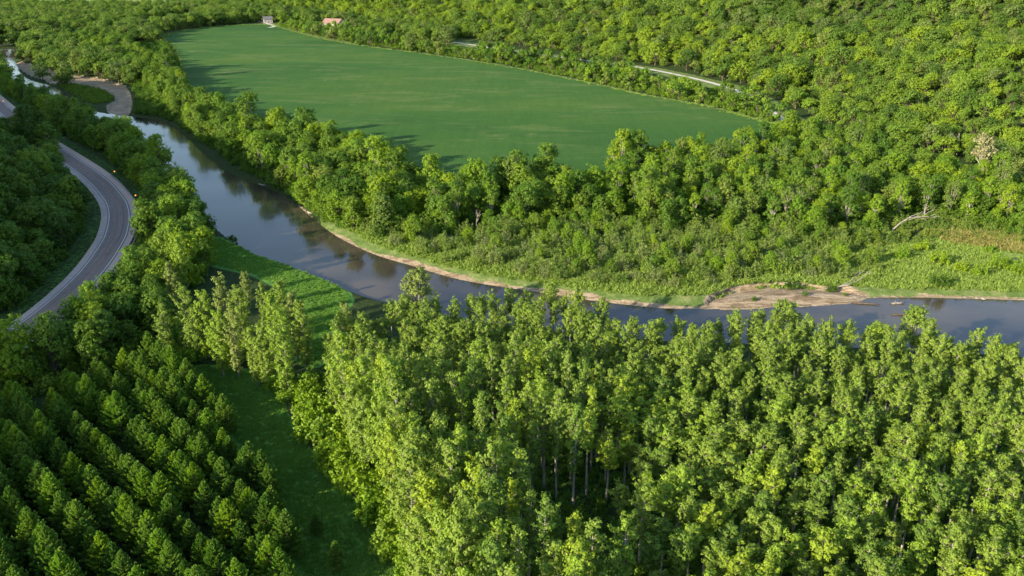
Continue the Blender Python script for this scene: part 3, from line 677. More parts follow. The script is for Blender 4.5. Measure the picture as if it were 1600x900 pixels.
# ------------------------------------------------------------------ pine plantation (rows run to the south-east)
_a, _b = np.array(g(140, 665, 8)), np.array(g(332, 850, 8)); DR = (_b - _a) / np.linalg.norm(_b - _a); QR = np.array([-DR[1], DR[0]])
_q = [float(np.dot(np.array(g(u, v, 8)), QR)) for u, v in ((180, 780), (236, 755), (320, 762), (400, 738))]; print('pine q', _q)
def rowcoords(x, y): return x * DR[0] + y * DR[1], x * QR[0] + y * QR[1]
PSP = 5.7
PINE_POLY = np.array(G([(70, 625), (170, 590), (225, 560), (285, 575), (330, 640), (385, 705), (425, 770), (455, 850), (470, 960), (-260, 960), (-260, 760), (0, 640)], 2))
rsP = np.random.RandomState(3)
rows = []
for k in range(-9, 5):
    q = _q[2] + PSP * k + .25 * rsP.normal(); L = []
    s = -200 + rsP.uniform(0, 3)
    while s < 10:
        s += rsP.uniform(2.4, 3.3)
        p = DR * s + QR * (q + rsP.normal() * .3 + .8 * math.sin(s / 13 + k))
        if inpoly(np.array([p[0]]), np.array([p[1]]), PINE_POLY)[0] and rsP.uniform() > .08: L.append((s, p))
    rows.append((k, L))
for ri, (k, L) in enumerate(sorted(rows, key=lambda r: -r[0])):
    for pi, (s, p) in enumerate(L):
        z = hz(*p)
        if not in_view(*[np.array([v]) for v in (p[0], p[1], z + 5)], 70, 90)[0]: continue
        t = pick_tint({'green': 5, 'bright green': 2, 'deep green': 2, 'yellow-green': 1})
        place_tree('pine_tree', PIN[rng.randrange(5)], p[0], p[1], z, rng.uniform(.76, 1.08), rng.uniform(0, 6.28), t,
                   f'{t} pine, {ordw(pi + 1)} from the road in the {ordw(ri + 1)} pine row from the meadow', 'young pines planted in rows')
for nm, (u, v, sc) in {'small pine standing alone at the near end of the meadow': (527, 893, .62), 'small dark pine in meadow shade behind the lone lit pine': (495, 838, .5),
                       'dark young pine standing clear of the outermost pine row': (430, 826, .85), 'dim low pine in the meadow grass below the outermost row': (455, 868, .7)}.items():
    x, y = g(u, v); place_tree('pine_tree', PIN[rng.randrange(5)], x, y, hz(x, y), sc, rng.uniform(0, 6), 'green', nm, 'young pines planted in rows')

x, y = g(20, 592); place_tree('pine_tree', PIN[2], x, y, hz(x, y), 1.15, 1.0, 'brownish', 'rusty brown old conifer beside the highway above the pine rows', 'young pines planted in rows')
# ------------------------------------------------------------------ poplar plantation
river_edge = G([(500, 470), (560, 438), (640, 438), (700, 456), (770, 440), (850, 428), (930, 456), (1010, 488), (1080, 484), (1150, 466), (1230, 464), (1300, 486), (1400, 490), (1500, 506), (1600, 500), (1720, 510)], 15.5)
river_edge = [(x, min(y, 0) if False else y) for x, y in river_edge]
POP_POLY = np.array(river_edge + [(150, 134), (140, 67), (40, 58), (-8, 67)] + G([(650, 880), (600, 800), (560, 745), (520, 660), (505, 600)], 0))
def clear(x, y):
    for (u, v, r) in [(905, 850, 7.5), (870, 800, 4.5), (945, 790, 4.5), (950, 880, 5), (690, 750, 4.6), (730, 600, 3.5), (900, 640, 3), (1155, 760, 2.5), (640, 560, 3.0), (800, 700, 3.0)]:
        cx, cy = g(u, v, 3)
        if (x - cx) ** 2 + (y - cy) ** 2 < r * r: return True
    return False
cand = []
q0 = _q[2]
for k in range(0, 52):
    q = q0 + 8.0 + 5.0 * k; s = -160 + rsP.uniform(0, 3); L = []
    while s < 90:
        s += rsP.uniform(3.4, 4.7)
        p = DR * s + QR * (q + rsP.normal() * .45)
        if not inpoly(np.array([p[0]]), np.array([p[1]]), POP_POLY)[0] or clear(*p) or rsP.uniform() < .04: continue
        sd, _ = river_sd(np.array([p[0]]), np.array([p[1]]))
        if sd[0] < 2: continue
        L.append((s, p))
    cand.append((k, L))
EDGE_LINE = np.array(G([(505, 480), (505, 560), (505, 600), (520, 660), (560, 745), (600, 800), (650, 880), (700, 960)], 0))
allp = []; rr = 0
for k, L in cand:
    if not L: continue
    rr += 1
    for pi, (s, p) in enumerate(L): allp.append((rr, pi + 1, p, hz(*p)))
vis = [a for a in allp if in_view(np.array([a[2][0]]), np.array([a[2][1]]), np.array([a[3] + 18]), 60, 60)[0] or in_view(np.array([a[2][0]]), np.array([a[2][1]]), np.array([a[3] + 8]), 30, 30)[0]]
vis.sort(key=lambda a: a[2][0] ** 2 + a[2][1] ** 2)
print('poplars', len(vis))
rest = vis[300:]; vis = vis[:300]
for (row, pos, p, z) in vis:
    t = pick_tint({'green': 5, 'bright green': 3, 'deep green': 1.5, 'yellow-green': 1})
    place_tree('poplar_tree', COT[rng.randrange(3)] if float(dist_line(np.array([p[0]]), np.array([p[1]]), EDGE_LINE)[0]) < 7.5 else (POR[rng.randrange(6)] if p[0] + rng.uniform(-14, 14) > 12 else POP[rng.randrange(7)]), p[0], p[1], z, rng.uniform(.82, 1.14), rng.uniform(0, 6.28), t,
               f'{t} poplar, {ordw(pos)} from the river in the {ordw(row)} plantation row from the meadow', 'poplars of the riverside plantation',
               sz=rng.uniform(.92, 1.14) if p[0] < 14 else rng.uniform(.72, .95))
NEAR_SPARE = rest
# big riverside poplars that stand out
for lab, (u, v, zt, pr, sc, tint) in {
    'broad grey-green cottonwood rising above the plantation against the river': (650, 418, 14, 0, 1.0, 'grey-green'),
    'wide cottonwood leaning over the water beside the floating logs': (1437, 482, 13, 2, .95, 'green'),
    'broad cottonwood in front of the eastern sandbar': (1232, 470, 13, 0, .95, 'green'),
    'bushy cottonwood beside the cottonwood that leans over the water': (1375, 505, 12, 1, .95, 'bright green'),
    'pale-topped poplar spire at the edge of the open bank meadow': (533, 432, 22, 1, .8, 'grey-green'),
    'slim lit cottonwood standing clear of the plantation before the water': (960, 465, 20, 1, .62, 'bright green')}.items():
    x, y = g(u, v, zt); place_tree('cottonwood_tree', COT[pr] if 'slim' in lab or 'spire' in lab else RND[pr], x, y, hz(x, y), sc, rng.uniform(0, 6), tint, lab, 'big cottonwoods near the river')
# cottonwood clump between the two meadows and the roadside
clump = [(275, 368, 17, 0, .8), (262, 405, 15, 1, .75), (250, 470, 15, 1, .75), (285, 452, 17, 0, .85), (312, 450, 18, 1, .9), (345, 432, 20, 2, .9), (372, 455, 18, 0, .9), (300, 490, 12, 1, .7), (335, 480, 17, 1, .85), (362, 495, 15, 0, .8),
         (405, 420, 15, 1, .6), (433, 432, 20, 0, .9), (420, 462, 19, 2, .9), (455, 452, 18, 1, .9), (470, 480, 16, 0, .85), (408, 505, 16, 1, .85), (440, 500, 18, 2, .9), (380, 410, 14, 1, .6), (392, 520, 13, 1, .75)]
for i, (u, v, zt, pr, sc) in enumerate(clump):
    x, y = g(u, v, zt); t = ['bright green', 'grey-green', 'green', 'green'][i % 4]
    place_tree('cottonwood_tree', COT[pr], x, y, hz(x, y), sc, rng.uniform(0, 6), t, f'{t} cottonwood, {ordw(i + 1)} counted from the road in the clump between the two meadows', 'cottonwood clump between the meadows')

# ------------------------------------------------------------------ broadleaf woods: bank wood, roadside wood, bluff wood
def edge_gain(x, y):
    if x > 55: return .85
    return 1.3 if float(dist_line(np.array([x]), np.array([y]), FIELD, closed=True)[0]) < 15 else 1.0
def wood(kind, protos, X, Y, smin, smax, tints, label, group, sortkey, cat='tree', single=False, lo=.0, base_scale=None):
    order = sorted(range(len(X)), key=lambda i: sortkey(X[i], Y[i])); Z = height(X, Y); n = 0
    for j, i in enumerate(order):
        t = pick_tint(tints(X[i], Y[i]) if callable(tints) else tints); s = rng.uniform(smin, smax); pr = protos[rng.randrange(len(protos))]
        if kind in ('maple_tree', 'ash_tree'): s *= edge_gain(X[i], Y[i])
        lb = label(j, t, X[i], Y[i])
        if single: place_one(kind, pr, X[i], Y[i], Z[i] - .1, s, rng.uniform(0, 6.28), t, lb, group, cat, s * rng.uniform(.88, 1.1))
        else: place_tree(kind, pr, X[i], Y[i], Z[i], s, rng.uniform(0, 6.28), t, lb, group, cat, s * rng.uniform(.88, 1.1))
        n += 1
    print(kind, n)
# band between river and field; lines counted back from the bank
BANKWOOD = np.array(G([(150, 75), (215, 120), (262, 165), (300, 195), (372, 232), (430, 268), (475, 305), (540, 345), (640, 352), (760, 352), (880, 350), (1010, 350), (1110, 345), (1200, 350), (1300, 352), (1390, 345), (1480, 340), (1600, 372), (1700, 380)])
    + [(260, 270), (230, 300), (195, 340), (170, 400), (160, 430), (135, 425)] + [tuple(p) for p in FIELD[36:90][::-1]] + G([(372, 195), (330, 175), (298, 152), (279, 125), (275, 95), (255, 70), (200, 58)]))
def bank_keep(X, Y, Z): return in_view(X, Y, Z + 8, 40, 20)
# field polygon lies outside thanks to scatter()'s own test
BANKWOOD = np.array(G([(95, 70), (215, 120), (262, 172), (300, 204), (362, 248), (425, 284), (470, 319), (530, 353), (590, 372), (640, 352), (690, 372), (740, 345), (800, 362), (850, 338), (920, 360), (980, 335), (1040, 366), (1110, 345), (1170, 385), (1215, 350), (1260, 375), (1310, 345), (1350, 372), (1400, 342), (1480, 340), (1600, 372), (1700, 380)])
    + [(235, 325), (200, 375), (172, 448), (160, 482), (142, 468), (100, 515), (0, 627), (-150, 717), (-290, 896), (-360, 896)])
X, Y = scatter(BANKWOOD, 7.5, .36, .4, 21)
fe = dist_line(X, Y, FIELD, closed=True)
X, Y, fe = X[fe > 3.5], Y[fe > 3.5], fe[fe > 3.5]
_, side, _ = dist_line(X, Y, GRAVEL, want_side=True)
# keep only what lies between the river and the field (not the far hedge side)
FIELD_C = FIELD.mean(0)
def nearer_river(X, Y):
    dr_, _ = river_sd(X, Y); dgx = dist_line(X, Y, GRAVEL); return (dgx > 10) & ((dr_ < 95) | (X > 40)) 
m = nearer_river(X, Y) & (dist_line(X, Y, HILLBASE) > 6) & in_view(X, Y, height(X, Y) + 8, 40, 20); X, Y = X[m], Y[m]
dr_, _, arc = dist_line(X, Y, RIGHT_BANK, want_side=True)
print('bank wood', len(X))
is_ash = (np.random.RandomState(8).uniform(size=len(X)) < np.where(X > 60, .5, .2))
LINE_W = 12.0
def line_label(kindword, X, Y, start):
    d, _, a = dist_line(X, Y, RIGHT_BANK, want_side=True); li = np.floor(d / LINE_W).astype(int); out = {}
    for l in set(li.tolist()):
        idx = [i for i in range(len(X)) if li[i] == l]; idx.sort(key=lambda i: a[i])
        for n_, i in enumerate(idx): out[(round(X[i], 3), round(Y[i], 3))] = (n_ + 1, l + 1)
    return lambda j, t, x, y: f'{t} {kindword}, {ordw(out[(round(x, 3), round(y, 3))][0])} downstream in the {ordw(out[(round(x, 3), round(y, 3))][1])} belt back from the far bank'
tw = lambda x, y: {'green': 4, 'bright green': 3, 'yellow-green': 2.2, 'deep green': 2.5, 'grey-green': 1.6 if x > 50 else .5}
mx, my = X[~is_ash], Y[~is_ash]
if len(mx) > 300:
    o_ = np.argsort(mx ** 2 + my ** 2); spare_bank = (mx[o_[300:]], my[o_[300:]]); mx, my = mx[o_[:300]], my[o_[:300]]
else: spare_bank = (np.zeros(0), np.zeros(0))
wood('maple_tree', MAP, mx, my, .5, .88, tw, line_label('maple', mx, my, 0), 'maples of the wood between river and field', lambda x, y: x)
wood('ash_tree', ASH, X[is_ash], Y[is_ash], .6, .9, tw, line_label('tall ash', X[is_ash], Y[is_ash], 0), 'ashes of the wood between river and field', lambda x, y: x)
if len(spare_bank[0]):
    pairs = [tuple(next(o for o in COL.objects if o.data is q_) for q_ in p_) for p_ in MAP if any(o.data is p_[1] for o in COL.objects)]
    stuff('riverside_woods', spare_bank[0], spare_bank[1], height(*spare_bank), np.random.RandomState(4).uniform(.5, .85, len(spare_bank[0])), pairs, 'farther green trees of the wood between river and field')
# trees between the road and the river
ROADWOOD = np.array(G([(-20, 100), (10, 120), (60, 158), (110, 182), (180, 200), (222, 240), (275, 300), (325, 365), (335, 405), (300, 450), (262, 430), (232, 405), (228, 340), (222, 300), (180, 250), (110, 218), (50, 190), (-20, 140)]))
X, Y = scatter(ROADWOOD, 7.4, .36, .2, 31)
X2, Y2 = scatter(np.array(G([(205, 405), (262, 440), (268, 520), (225, 556), (150, 585), (60, 622), (0, 636), (-80, 660), (-80, 590), (0, 560), (50, 528), (100, 495), (150, 450)])), 6.8, .36, .2, 32)
X3, Y3 = scatter(np.array(G([(-30, 215), (60, 240), (95, 262), (118, 292), (138, 332), (134, 368), (100, 415), (30, 478), (0, 500), (-250, 640), (-350, 560), (-420, 330), (-200, 215)])), 8.0, .36, .2, 33)
def keepd(X, Y, dmin):
    d = dist_line(X, Y, ROAD); m = (d > dmin) & in_view(X, Y, height(X, Y) + 9, 60, 30); return X[m], Y[m]
X, Y = keepd(X, Y, 12); _m = (river_sd(X, Y)[0] > 9) | (Y < 430); X, Y = X[_m], Y[_m]; X2, Y2 = keepd(X2, Y2, 15); X3, Y3 = keepd(X3, Y3, 13.5)
_e = np.array(G([(48, 228), (66, 238), (80, 246), (30, 214), (60, 232), (88, 254), (40, 224)])); X3 = np.append(X3, _e[:, 0]); Y3 = np.append(Y3, _e[:, 1])
def road_label(word, where):
    return lambda j, t, x, y: f'{t} {word}, {ordw(j + 1)} from the near end {where}'
tr_ = {'green': 4, 'bright green': 3, 'yellow-green': 2, 'deep green': 3}
wood('box_elder_tree', MAP, X, Y, .52, .92, tr_, road_label('box elder', 'between the highway and the river'), 'trees between the highway and the river', lambda x, y: y)
wood('walnut_tree', MAP, X2, Y2, .5, .82, tr_, road_label('walnut', 'beside the highway and the pines'), 'trees between the highway and the pines', lambda x, y: y)
wood('elm_tree', MAP, X3, Y3, .6, 1.0, {'green': 2.5, 'deep green': 4, 'dark green': 2, 'bright green': .4}, road_label('elm', 'inside the highway curve'), 'trees of the bluff inside the highway curve', lambda x, y: y)
# bright bushes along the plantation's meadow edge and across the banks
bx = []
for (u, v, n_, w_, h_) in [(465, 610, 9, 35, 25), (505, 665, 10, 30, 35), (545, 730, 12, 26, 35), (580, 790, 10, 26, 30), (630, 850, 10, 30, 25), (670, 900, 6, 20, 20), (340, 560, 6, 60, 12), (255, 545, 4, 20, 20)]:
    for _ in range(n_): bx.append(g(u + rng.uniform(-w_, w_), v + rng.uniform(-h_, h_) * .6, 1))
bx = np.array(bx)
for j, (x, y) in enumerate(bx[np.argsort(-bx[:, 1])]):
    t = pick_tint({'yellow-green': 3, 'bright green': 3, 'green': 1}); place_one('leafy_bush', BUS[rng.randrange(3)], x, y, hz(x, y), rng.uniform(.8, 1.7), rng.uniform(0, 6), t,
        f'{t} leafy bush, {ordw(j + 1)} from the far end along the shaded meadow edge', 'bushes along the plantation edge', 'bush')

UNDER = [o for o in COL.objects if o.name.startswith('leafy_bush')]; _u = {}
for o in UNDER: _u[o.data.name] = o
UNDER = list(_u.values())
HEDGE = np.array(G([(436, 42), (490, 55), (560, 69), (680, 84), (800, 103), (930, 129), (1000, 145), (1100, 163), (1190, 187), (1230, 200), (1215, 178), (1160, 152), (1090, 131), (1000, 112), (930, 102), (860, 93), (790, 84), (700, 71), (630, 60), (540, 50), (450, 34)]))
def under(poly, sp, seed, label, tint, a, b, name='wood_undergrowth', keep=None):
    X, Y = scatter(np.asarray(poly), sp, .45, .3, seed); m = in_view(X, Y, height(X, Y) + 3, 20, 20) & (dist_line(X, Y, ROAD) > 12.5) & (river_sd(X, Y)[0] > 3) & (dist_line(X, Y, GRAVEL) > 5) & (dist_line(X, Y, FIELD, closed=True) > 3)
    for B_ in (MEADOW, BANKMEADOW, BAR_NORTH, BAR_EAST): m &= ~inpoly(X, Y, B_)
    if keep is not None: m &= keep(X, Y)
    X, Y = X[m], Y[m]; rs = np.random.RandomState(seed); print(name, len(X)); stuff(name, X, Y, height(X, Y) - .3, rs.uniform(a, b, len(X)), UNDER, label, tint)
under(HEDGE, 4.2, 70, 'shrubby growth filling the hedgerow beyond the field', 'green', .45, .8, 'hedge_undergrowth', keep=lambda X, Y: dist_line(X, Y, GRAVEL) > np.where((project(X, Y, 0 * X)[0] > 990) & (project(X, Y, 0 * X)[0] < 1110) | ((project(X, Y, 0 * X)[0] > 640) & (project(X, Y, 0 * X)[0] < 745)), 24, 6))
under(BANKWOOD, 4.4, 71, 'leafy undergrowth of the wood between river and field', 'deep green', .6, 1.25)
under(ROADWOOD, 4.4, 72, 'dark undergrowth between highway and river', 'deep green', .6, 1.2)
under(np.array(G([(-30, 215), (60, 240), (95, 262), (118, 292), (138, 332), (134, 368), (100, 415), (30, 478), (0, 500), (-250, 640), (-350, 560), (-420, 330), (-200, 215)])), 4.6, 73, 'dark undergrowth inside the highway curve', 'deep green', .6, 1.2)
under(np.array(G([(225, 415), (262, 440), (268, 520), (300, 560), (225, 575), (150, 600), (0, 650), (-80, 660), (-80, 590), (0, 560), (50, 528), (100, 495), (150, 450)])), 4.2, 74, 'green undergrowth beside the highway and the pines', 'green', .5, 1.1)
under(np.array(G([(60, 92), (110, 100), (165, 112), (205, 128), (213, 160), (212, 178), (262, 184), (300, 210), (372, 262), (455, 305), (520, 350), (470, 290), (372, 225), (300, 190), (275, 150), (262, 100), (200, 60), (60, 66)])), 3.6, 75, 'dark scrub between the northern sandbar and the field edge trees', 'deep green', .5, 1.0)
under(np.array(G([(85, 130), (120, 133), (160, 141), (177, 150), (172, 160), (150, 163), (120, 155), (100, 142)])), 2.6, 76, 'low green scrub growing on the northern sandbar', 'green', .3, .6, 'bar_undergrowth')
under(np.array(G([(1180, 345), (1300, 352), (1390, 345), (1480, 340), (1620, 350), (1620, 385), (1480, 378), (1400, 384), (1330, 395), (1250, 380)])), 3.2, 77, 'olive scrub at the foot of the eastern slope', 'grey-green', .4, .85)
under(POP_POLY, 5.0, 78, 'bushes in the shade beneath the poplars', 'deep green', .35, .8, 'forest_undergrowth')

# ------------------------------------------------------------------ willow thicket on the far bank
THICK = np.array(G([(548, 362), (600, 388), (660, 402), (730, 422), (800, 436), (900, 442), (1000, 452), (1090, 455), (1150, 438), (1230, 430), (1330, 438), (1390, 415), (1380, 372), (1300, 360), (1000, 352), (850, 352), (700, 356), (600, 356)]))
X, Y = scatter(THICK, 3.3, .4, .3, 41); m = river_sd(X, Y)[0] > 6.5; X, Y = X[m], Y[m]
rs7 = np.random.RandomState(7); m = rs7.uniform(size=len(X)) > .18 + .35 * ((X < -5) | (X > 95)); X, Y = X[m], Y[m]
o_ = np.argsort(X ** 2 + Y ** 2); print('willows', len(X))
wx, wy = X[o_[:300]], Y[o_[:300]]; wrx, wry = X[o_[300:]], Y[o_[300:]]
dW, _, aW = dist_line(wx, wy, RIGHT_BANK, want_side=True); lab = {}
for l in range(0, 40):
    idx = [i for i in range(len(wx)) if int(dW[i] // 4) == l]; idx.sort(key=lambda i: aW[i])
    for n_, i in enumerate(idx): lab[(wx[i], wy[i])] = (n_ + 1, l)
rows_ = sorted({v[1] for v in lab.values()})
wood('willow_shrub', SHR, wx, wy, .6, 1.15, {'green': 4, 'grey-green': 3, 'bright green': 1.5, 'deep green': 1.2},
     lambda j, t, x, y: f'{t} willow shrub, {ordw(lab[(x, y)][0])} downstream in the {ordw(rows_.index(lab[(x, y)][1]) + 1)} line of the thicket above the sand', 'willow shrubs on the far bank', lambda x, y: x, 'shrub', True)
willow_protos = [o for o in COL.objects if o.name.split('.')[0] == 'willow_shrub'][:12]
seen_me = {}; 
for o in willow_protos: seen_me[o.data.name] = o
_q = np.random.RandomState(17); YX, YY = scatter(THICK, 9.5, .45, .3, 43); _m = (river_sd(YX, YY)[0] > 14) & (_q.uniform(size=len(YX)) < .75); YX, YY = YX[_m], YY[_m]
wood('young_maple_tree', MAP, YX, YY, .26, .46, {'green': 3, 'bright green': 3, 'yellow-green': 2, 'deep green': 1}, lambda j, t, x, y: f'{t} young maple, {ordw(j + 1)} downstream among the willows above the sand', 'young maples in the willow thicket', lambda x, y: x)
if len(wrx): stuff('willow_undergrowth', wrx, wry, height(wrx, wry), rs7.uniform(.6, 1.15, len(wrx)), list(seen_me.values()), 'grey-green willow scrub behind the sandy bank')
# scattered bright shrubs in the eastern bank grass and dark ones on the sandbar
east = [(1465, 448, 1.0, 'dark green', 'dark round shrub overhanging the water east of the sandbar'), (1236, 447, .7, 'dark green', 'dark low shrub with bare twigs on the sandbar crest'), (1300, 449, .7, 'dark green', 'second dark shrub along the upper rim of the sandbar'),
        (1410, 405, 1.1, 'yellow-green', 'bright yellow-green shrub in the bank grass near the fallen log'), (1465, 415, 1.2, 'yellow-green', 'bright shrub above the dark shrub overhanging the water'), (1500, 425, 1.0, 'yellow-green', 'bright shrub just downstream of the dark waterside shrub'),
        (1530, 432, 1.0, 'bright green', 'green shrub near the floating rocks'), (1560, 420, 1.2, 'yellow-green', 'broad yellow-green shrub above the floating rocks'), (1590, 428, 1.0, 'yellow-green', 'yellow-green shrub at the far downstream end of the bank'),
        (1178, 466, .35, 'deep green', 'tiny green shrub at the upstream tip of the eastern sandbar'), (1258, 459, .35, 'deep green', 'tiny dark shrub in the middle of the eastern sandbar'), (1320, 457, .3, 'green', 'tiny shrub near the downstream tip of the eastern sandbar'), (1290, 418, .8, 'yellow-green', 'small yellow-green shrub above the sandbar'), (1308, 408, .8, 'yellow-green', 'small bright shrub a little uphill of the sandbar'), (1440, 392, 1.1, 'yellow-green', 'lime shrub at the foot of the wooded slope'),
        (1545, 395, .9, 'bright green', 'single shrub standing in the sunlit pasture strip'), (660, 388, .6, 'grey-green', 'pale shrub alone in the weeds above the sand'), (318, 372, 1.0, 'green', 'green bush on the near bank where the bank meadow begins'), (362, 372, .8, 'dark green', 'small dark bush on the near bank at the water')]
for (u, v, s, t, lb) in east:
    x, y = g(u, v); place_one('leafy_bush', BUS[rng.randrange(3)], x, y, hz(x, y) - .1, s, rng.uniform(0, 6), t, lb, 'scattered bank shrubs', 'bush')

# ------------------------------------------------------------------ hedgerow between the field and the gravel road
X, Y = scatter(HEDGE, 6.4, .36, .6, 51); _u = project(X, Y, 0 * X)[0]; _dg = dist_line(X, Y, GRAVEL)
m = (_dg > np.where(_u > 1112, 1.5, np.where(_u > 990, 34, np.where((_u > 640) & (_u < 745), 60, 5.5)))) & (dist_line(X, Y, FIELD, closed=True) > 4.5) & (np.hypot(X - g(524, 44)[0], Y - g(524, 44)[1]) > 16); X, Y = X[m], Y[m]
print('hedge', len(X))
if len(X) > 295: o_ = np.random.RandomState(2).permutation(len(X))[:295]; X, Y = X[o_], Y[o_]
wood('hawthorn_tree', HDG, X, Y, .85, 1.3, {'green': 3, 'bright green': 2, 'deep green': 3, 'grey-green': 1}, lambda j, t, x, y: f'{t} hawthorn, {ordw(j + 1)} from the farm end of the hedgerow beyond the crop field', 'trees of the hedgerow beyond the field', lambda x, y: -y, 'tree', True)

# ------------------------------------------------------------------ hillside woods
rs9 = np.random.RandomState(9)
def hill_points():
    xs = []; ys = []
    A, B = np.meshgrid(np.arange(-600, 900, 8.8), np.arange(170, 1700, 8.6)); A = A + (np.arange(A.shape[0]) % 2)[:, None] * 4.4
    A = A.ravel() + rs9.uniform(-3, 3, A.size); B = B.ravel() + rs9.uniform(-3, 3, B.size)
    d, s, a = dist_line(A, B, HILLBASE, want_side=True); Z = height(A, B)
    m = (s > 0) & (d > 1) & (dist_line(A, B, GRAVEL) > np.where(project(A, B, Z)[0] > 1115, 2, np.where(project(A, B, Z)[0] > 880, 17, 8))) & in_view(A, B, Z + 8, 70, 60)
    return A[m], B[m], Z[m], d[m], a[m]
X, Y, Z, d, a = hill_points()
# the strip between the gravel road and the hill's foot, and the flats of the east
print('hill trees', len(X))
u_, v_, f_ = project(X, Y, Z + 8); o_ = np.argsort(f_)
near = o_[:300]; rest_i = o_[300:]
tier = {}; 
for i in near: tier.setdefault(int(d[i] // 9), []).append(i)
hl = {}
for t_i, (k, L) in enumerate(sorted(tier.items())):
    for n_, i in enumerate(sorted(L, key=lambda i: -a[i])): hl[i] = (n_ + 1, t_i + 1)
tint_h = {'green': 4, 'bright green': 3, 'yellow-green': 3.5, 'deep green': 1.6, 'dark green': 1.2, 'grey-green': 1.6}
oaks = []
for i in near:
    t = pick_tint(tint_h); s = rng.uniform(.5, .92)
    oaks.append(place_one('oak_tree', OAK[rng.randrange(6)], X[i], Y[i], Z[i] - .3, s, rng.uniform(0, 6.28), t, f'{t} oak, {ordw(hl[i][0])} from the east in the {ordw(hl[i][1])} tier up the slope', 'oaks low on the eastern slope', 'tree', s * rng.uniform(.85, 1.15)))
protos = {}
for o in oaks: protos.setdefault(o.data.name, o)
protos = list(protos.values())
for ti, (tn, w_) in enumerate([('green', .34), ('yellow-green', .26), ('deep green', .24), ('grey-green', .16)]): pass
lab_r = rs9.choice(5, len(rest_i), p=[.33, .27, .19, .13, .08])
dd_ = d[rest_i] + 40 * wob(X[rest_i], Y[rest_i], 150); lowb = dd_ < 95; lab_r = np.where(lowb & (lab_r >= 2) & (rs9.uniform(size=len(rest_i)) < .5), 1, lab_r); lab_r = np.where(~lowb & (lab_r == 1) & (rs9.uniform(size=len(rest_i)) < .8), np.where(rs9.uniform(size=len(rest_i)) < .6, 2, 3), lab_r)
for k, (tn, nm, lb) in enumerate([('green', 'hillside_woods', 'mid green oak woods covering the upper slope'), ('yellow-green', 'hillside_woods', 'yellow-green crowns scattered through the upper slope woods'),
                                ('deep green', 'hillside_woods', 'deep green crowns scattered through the upper slope woods'), ('grey-green', 'hillside_woods', 'grey-green crowns scattered through the upper slope woods'), ('dark green', 'hillside_woods', 'dark crowns scattered through the upper slope woods')]):
    ii = rest_i[lab_r == k]
    stuff(nm, X[ii], Y[ii], Z[ii] - .3, (.42 + .85 * rs9.uniform(0, 1, len(ii)) ** 1.8), protos, lb, tn)
# far valley woods (top left) and the bluff's upper woods, off to the west
def far_points():
    A, B = np.meshgrid(np.arange(-1500, -60, 8.5), np.arange(620, 2400, 9.0)); A = A.ravel() + rs9.uniform(-3.5, 3.5, A.size); B = B.ravel() + rs9.uniform(-3.5, 3.5, B.size)
    d, s, _ = dist_line(A, B, HILLBASE, want_side=True); Z = height(A, B)
    m = ~((s > 0) & (d > 0)) & in_view(A, B, Z + 8, 60, 30) & (river_sd(A, B)[0] > 4) & ~inpoly(A, B, FIELD) & (dist_line(A, B, FIELD, closed=True) > 6)
    m &= ~inpoly(A, B, spline([(-920, 1478), (-550, 1400), (-530, 1602), (-920, 1714)], 5, True)) & ~inpoly(A, B, spline(G([(-60, 76), (75, 64), (135, 63), (155, 50), (90, 53), (-60, 62)]), 5, True))
    m &= ~inpoly(A, B, BAR_NORTH) & (dist_line(A, B, ROAD) > 12) & ~inpoly(A, B, BANKWOOD) & ~inpoly(A, B, HEDGE)
    m &= ~inpoly(A, B, np.array(G([(255, 47), (262, 40), (330, 28), (300, 22), (230, 36), (215, 48)])))
    for (u, v, r) in [(419, 38, 30), (400, 42, 30), (520, 44, 34), (540, 44, 34), (500, 46, 25)]:
        cx, cy = g(u, v); m &= (A - cx) ** 2 + (B - cy) ** 2 > r * r
    return A[m], B[m], Z[m]
X, Y, Z = far_points(); print('far', len(X))
k_ = rs9.choice(3, len(X), p=[.5, .25, .25])
for k, (tn, lb) in enumerate([('green', 'green woods filling the far end of the valley'), ('grey-green', 'greyish crowns among the far valley woods'), ('deep green', 'darker crowns among the far valley woods')]):
    stuff('valley_woods', X[k_ == k], Y[k_ == k], Z[k_ == k] - .2, rs9.uniform(.65, 1.15, (k_ == k).sum()), protos, lb, tn)
A, B = np.meshgrid(np.arange(-620, -120, 8.5), np.arange(-80, 620, 8.5)); A = A.ravel() + rs9.uniform(-3, 3, A.size); B = B.ravel() + rs9.uniform(-3, 3, B.size)
dR, sR, _ = dist_line(A, B, ROAD, want_side=True); m = (sR < 0) & (dR > 22) & ~in_view(A, B, height(A, B) + 9, 55, 28); A, B = A[m], B[m]; print('bluff', len(A))
stuff('bluff_woods', A, B, height(A, B) - .3, rs9.uniform(.7, 1.1, len(A)), protos, 'dark woods covering the western bluff above the highway', 'deep green')
if NEAR_SPARE:
    px = np.array([a[2][0] for a in NEAR_SPARE]); py = np.array([a[2][1] for a in NEAR_SPARE])
    # the farthest poplars of the plantation, too many to keep apart
    pairs = [tuple(next(o for o in COL.objects if o.data is q_) for q_ in p_) for p_ in POR if any(o.data is p_[1] for o in COL.objects)]
    stuff('plantation_woods', px, py, height(px, py), rs9.uniform(.72, .95, len(px)), pairs, 'poplar crowns at the far riverside end of the plantation')

